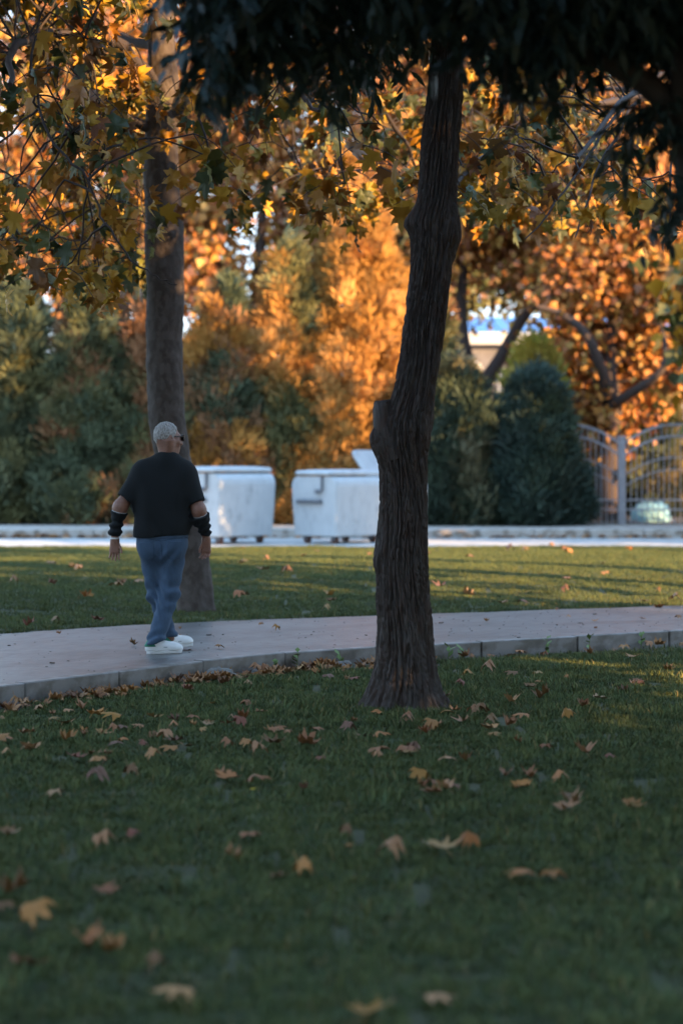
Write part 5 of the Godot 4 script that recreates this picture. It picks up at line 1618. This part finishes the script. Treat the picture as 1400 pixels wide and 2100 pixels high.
func build_fallen_leaves() -> void:
	for k in 6: fallen_shapes.append(leaf_shape(0.25 + 0.22 * k, 0.2 * (k % 3) - 0.2, 600 + k, M.dry_leaf))
	var rng := RandomNumberGenerator.new()
	rng.seed = 2024
	# x and depth of the leaves that stand out on the near lawn
	var near := [[-1.13, 8.34], [-1.14, 8.16], [-1.00, 7.90], [-0.79, 7.51], [-0.70, 7.36], [-0.55, 7.17], [-0.47, 6.83], [-1.34, 9.79], [0.02, 9.66], [0.50, 9.48], [0.38, 9.37], [0.19, 9.19], [0.77, 8.82], [0.66, 8.82], [-0.41, 9.25], [-0.37, 9.78], [-0.14, 8.92], [-0.83, 8.52], [-1.30, 10.99], [-0.56, 11.49], [-0.53, 11.41], [-0.40, 11.32], [-0.95, 12.24], [-1.34, 12.24], [-1.15, 11.36], [-1.00, 11.55], [-0.96, 13.19], [-0.43, 12.44], [-0.18, 12.81], [-0.36, 12.81], [0.38, 12.64], [0.33, 12.54], [0.19, 12.54], [0.53, 12.14], [0.41, 11.36], [0.37, 11.49], [1.25, 12.44], [0.90, 11.63], [1.04, 11.49], [1.01, 10.61], [0.97, 10.42], [1.29, 10.68], [0.82, 14.31], [1.20, 17.05], [1.25, 16.07], [1.27, 15.32], [1.06, 15.08], [0.95, 13.67], [1.08, 12.79], [1.47, 14.73], [2.22, 18.50], [2.34, 17.32], [1.32, 14.10], [0.65, 15.42], [0.38, 14.05], [-0.57, 14.05], [-0.58, 13.79], [-0.36, 13.55], [-0.86, 14.18], [-1.45, 14.37], [-1.61, 14.05], [-1.34, 14.18], [-1.62, 12.64], [-1.78, 12.97], [-0.14, 13.55], [0.04, 13.47], [-0.90, 13.08], [0.21, 13.19], [1.38, 17.05], [1.04, 17.24], [-0.94, 7.26], [0.27, 6.77], [0.08, 6.60]]
	var far := [[-3.14, 28.33], [-3.06, 28.10], [-3.00, 32.28], [-1.21, 29.92], [-2.18, 26.00], [-2.34, 25.24], [-0.12, 24.36], [-0.10, 23.77], [-0.90, 27.76], [-0.62, 27.76], [-0.94, 30.18], [-0.98, 24.19], [3.02, 27.76], [2.50, 26.90], [2.48, 35.60], [2.69, 35.60], [3.27, 35.60], [1.04, 25.71], [3.08, 23.53], [3.28, 23.77], [2.99, 23.94], [1.76, 23.53], [1.29, 24.61], [-2.49, 23.53], [-2.12, 21.03], [-2.66, 20.60], [-1.59, 27.22], [-1.02, 24.10], [-2.33, 25.71], [-2.49, 23.77], [3.10, 33.05], [-3.45, 25.52]]
	var put := func(x: float, d: float, y: float, size: float, label: String, group: String, tilt: float) -> void:
		var c := leaf_color(rng, 2)
		if rng.randf() < 0.1: c = Color(0.32, 0.15, 0.035)
		var k := rng.randi() % 6
		var q := MeshInstance3D.new()
		q.name = numbered("fallen_leaf")
		q.mesh = tinted(k, c, true)
		var flip := 1.0 if rng.randf() < 0.5 else -1.0
		var bs := Basis(Vector3.UP, rng.randf() * TAU) * Basis(Vector3.RIGHT, flip * PI / 2 + rng.randf_range(-tilt, tilt)) * Basis(Vector3.UP, rng.randf_range(-tilt, tilt))
		bs = bs.scaled(Vector3.ONE * size)
		var low := 9.0
		var mid := Vector3.ZERO
		var ar: PackedVector3Array = q.mesh.surface_get_arrays(0)[Mesh.ARRAY_VERTEX]
		for v in ar:
			var t := bs * v
			low = minf(low, t.y); mid += t
		mid /= ar.size()
		q.transform = Transform3D(bs, Vector3(x - mid.x, y - low, -d - mid.z))
		add_child(q)
		var look := "pale tan " if c.g > 0.14 else ("orange " if c.r > 0.29 else ("dark brown " if c.r < 0.19 else "reddish brown "))
		var how := "flat " if k < 2 else ("curled " if k < 4 else "tightly rolled ")
		tag(q, ("large " if size > 0.135 else ("small " if size < 0.095 else "")) + how + look + label, "leaf", group)
	for p in near: put.call(p[0], p[1], ground_y(p[0], p[1]) + 0.022, rng.randf_range(0.09, 0.145), "leaf fallen on the dark lawn before the kerb", "brown leaves lying on the near lawn", 0.16)
	var heaps := []
	for n in 15:
		var hd := 8.5 + sqrt(rng.randf()) * 9.0
		heaps.append(Vector2(rng.randf_range(-0.15, 0.15) * hd, hd))
	for n in 11: heaps.append(Vector2(rng.randf_range(-2.2, 0.1), rng.randf_range(12.6, 15.2)))
	for n in 125:
		var h: Vector2 = heaps[rng.randi() % heaps.size()]
		var d := h.y + rng.randfn() * 0.5
		var x := h.x + rng.randfn() * 0.28
		if d > kerb_d(x) - 0.7: continue
		put.call(x, d, ground_y(x, d) + 0.012, rng.randf_range(0.05, 0.125), "leaf fallen on the dark lawn before the kerb", "brown leaves lying on the near lawn", 0.16)
	for n in 40:
		var x := rng.randf_range(-2.4, 3.0) if n % 3 else rng.randf_range(-2.3, -0.2)
		var d := kerb_d(x) - 0.18 - absf(rng.randfn()) * 0.3
		put.call(x, d, ground_y(x, d) + 0.008 + rng.randf() * 0.02, rng.randf_range(0.06, 0.125), "leaf drifted against the kerb stones", "brown leaves drifted along the kerb", 0.22)
	for p in far: put.call(p[0], p[1], ground_y(p[0], p[1]) + 0.03, rng.randf_range(0.12, 0.18), "leaf fallen on the lawn beyond the path", "leaves lying on the far lawn", 0.2)
	for n in 26:
		var d := rng.randf_range(20.5, 38.3)
		var x := rng.randf_range(-0.16, 0.16) * d
		if d < edge_d(x) + 0.2: continue
		put.call(x, d, ground_y(x, d) + 0.025, rng.randf_range(0.09, 0.15), "leaf fallen on the lawn beyond the path", "leaves lying on the far lawn", 0.2)
	for n in 20:
		var x := rng.randf_range(-2.6, 3.2)
		var d := lerpf(kerb_d(x) + 0.15, edge_d(x) - 0.1, rng.randf())
		put.call(x, d, 0.108, rng.randf_range(0.035, 0.09), "leaf lying on the footpath surface", "small leaves on the footpath", 0.25)
	# the thick drift under the kerb
	var dx := []
	var dc := []
	for n in 430:
		var x := -3.2 + 3.9 * rng.randf()
		var d := kerb_d(x) - 0.2 - absf(rng.randfn()) * 0.3
		var bs := Basis(Vector3.UP, rng.randf() * TAU) * Basis(Vector3.RIGHT, PI / 2 * (1.0 if rng.randf() < 0.5 else -1.0) + rng.randf_range(-0.3, 0.3))
		dx.append(Transform3D(bs.scaled(Vector3.ONE * rng.randf_range(0.05, 0.12)), Vector3(x, ground_y(x, d) + 0.012 + rng.randf() * 0.025, -d)))
		dc.append(leaf_color(rng, 2))
	tag(scatter("leaf_drift", fallen_shapes[3], dx, dc, self), "thick drift of dry brown leaves heaped along the foot of the kerb", "leaves")
	# crumbs of leaf and twig on the path
	var bits := []
	var tint := []
	var crumb := MB.new()
	crumb.box(Vector3(0, 0.15, 0), Vector3(1.0, 0.3, 0.35), 0.1)
	for n in 420:
		var x := rng.randf_range(-3.4, 4.2)
		var d := lerpf(kerb_d(x) + 0.1, edge_d(x) - 0.02, rng.randf())
		var s := rng.randf_range(0.006, 0.022) * (2.2 if rng.randf() < 0.08 else 1.0)
		bits.append(Transform3D(Basis(Vector3.UP, rng.randf() * TAU).scaled(Vector3(s, s * 0.6, s)), Vector3(x, 0.101, -d)))
		tint.append(Color(0.05, 0.035, 0.025) * rng.randf_range(0.7, 1.8))
	tag(scatter("path_debris", crumb.mesh(M.dry_leaf), bits, tint, self), "dark crumbs of leaf and twig strewn over the footpath", "debris")
	# litter in the gutter of the road
	var xf := []
	var cs := []
	for n in 520:
		var x := rng.randf_range(-7.5, 7.5)
		var thick := smoothstep(-1.0, -4.5, x)
		if rng.randf() > 0.35 + 0.65 * thick: continue
		var d := 43.93 - absf(rng.randfn()) * 0.05
		var bs := Basis(Vector3.UP, rng.randf() * TAU) * Basis(Vector3.RIGHT, PI / 2 + rng.randf_range(-0.5, 0.5))
		xf.append(Transform3D(bs.scaled(Vector3.ONE * rng.randf_range(0.1, 0.2)), Vector3(x, 0.125 + rng.randf() * 0.03, -d)))
		cs.append(leaf_color(rng, 2))
	var o := scatter("leaf_litter", fallen_shapes[2], xf, cs, self)
	tag(o, "brown leaf litter gathered in the gutter along the far kerb", "leaves")

func build_small_things() -> void:
	var rng := RandomNumberGenerator.new()
	rng.seed = 55
	# weeds between lawn and kerb
	var spots := [[1.62, 0.20, 0.16], [0.93, 0.16, 0.10], [-0.33, 0.12, 0.16], [-0.02, 0.2, 0.12], [1.98, 0.24, 0.16], [2.45, 0.12, 0.14], [0.82, 0.17, 0.13], [-0.5, 0.2, 0.1]]
	for s in spots:
		var x: float = s[0]
		var d: float = kerb_d(x) - s[1]
		var o := thing("weed", ("tall" if s[2] > 0.15 else ("short" if s[2] < 0.11 else "middling")) + " green weed at the kerb " + ("right beside the furrowed trunk" if absf(x - 0.6) < 0.4 else ("on the pale stretch beyond the furrowed trunk" if x > 1.0 else "between the man and the furrowed trunk")), "plant", Vector3(x, ground_y(x, d) - 0.005, -d), "weeds along the kerb")
		var b := MB.new()
		b.tube([Vector3.ZERO, Vector3(0.005, s[2] * 0.5, 0), Vector3(0.012, s[2], 0)], [0.004, 0.003, 0.0015], 5, false)
		part("stem", b.mesh(M.weed), o)
		for k in 6:
			b = MB.new()
			var a := rng.randf() * TAU
			var p := Vector3(0.006, s[2] * (0.15 + 0.15 * k), 0)
			var dir := Vector3(cos(a), rng.randf_range(0.3, 1.0), sin(a)).normalized() * rng.randf_range(0.05, 0.085)
			var side := dir.cross(Vector3.UP).normalized() * 0.02
			var n := b.vert(p); b.vert(p + dir * 0.5 + side); b.vert(p + dir); b.vert(p + dir * 0.5 - side)
			b.tri(n, n + 1, n + 2); b.tri(n, n + 2, n + 3)
			part("leaf", b.mesh(M.weed), o)
	# stones by the kerb
	for s in [[-0.86, 0.33, 0.13], [-0.98, 0.24, 0.07], [-1.3, 0.22, 0.06], [-0.62, 0.2, 0.06], [0.0, 0.3, 0.09], [-1.75, 0.25, 0.07]]:
		var x: float = s[0]
		var d: float = kerb_d(x) - s[1]
		var f := FastNoiseLite.new()
		f.seed = rng.randi() % 999; f.frequency = 1.3
		var b := MB.new()
		for j in 13:
			for k in 21:
				var a := TAU * (k % 20) / 20.0
				var e := PI * j / 12.0 - PI / 2
				var dir := Vector3(cos(a) * cos(e), sin(e), sin(a) * cos(e))
				b.vert(dir * Vector3(1.0, 0.5, 0.7) * s[2] * (1.0 + 0.5 * f.get_noise_3dv(dir)))
		for j in 12:
			for k in 20:
				var q := j * 21 + k
				b.tri(q, q + 22, q + 21); b.tri(q, q + 1, q + 22)
		var o := part("stone", b.mesh(M.stone), self, Vector3(x, ground_y(x, d) + s[2] * 0.2, -d))
		tag(o, ("large" if s[2] > 0.1 else ("middling" if s[2] > 0.08 else "small")) + " rough grey stone in the bare soil by the kerb", "stone", "stones by the kerb")
	# a yellow flower in the lawn
	var fx := -0.40
	var fd := 10.87
	var fl := thing("yellow_flower", "single small yellow flower in the dark lawn", "flower", Vector3(fx, ground_y(fx, fd), -fd))
	var b := MB.new()
	b.tube([Vector3.ZERO, Vector3(0.003, 0.06, 0)], [0.002, 0.002], 5, false)
	part("stem", b.mesh(M.weed), fl)
	for k in 12:
		b = MB.new()
		var a := TAU * k / 12.0
		var dir := Vector3(cos(a), 0.25, sin(a)) * 0.016
		var side := Vector3(-sin(a), 0, cos(a)) * 0.004
		var c := Vector3(0.003, 0.06, 0)
		var n := b.vert(c); b.vert(c + dir * 0.6 + side); b.vert(c + dir); b.vert(c + dir * 0.6 - side)
		b.tri(n, n + 1, n + 2); b.tri(n, n + 2, n + 3)
		part("petal", b.mesh(M.petal), fl)
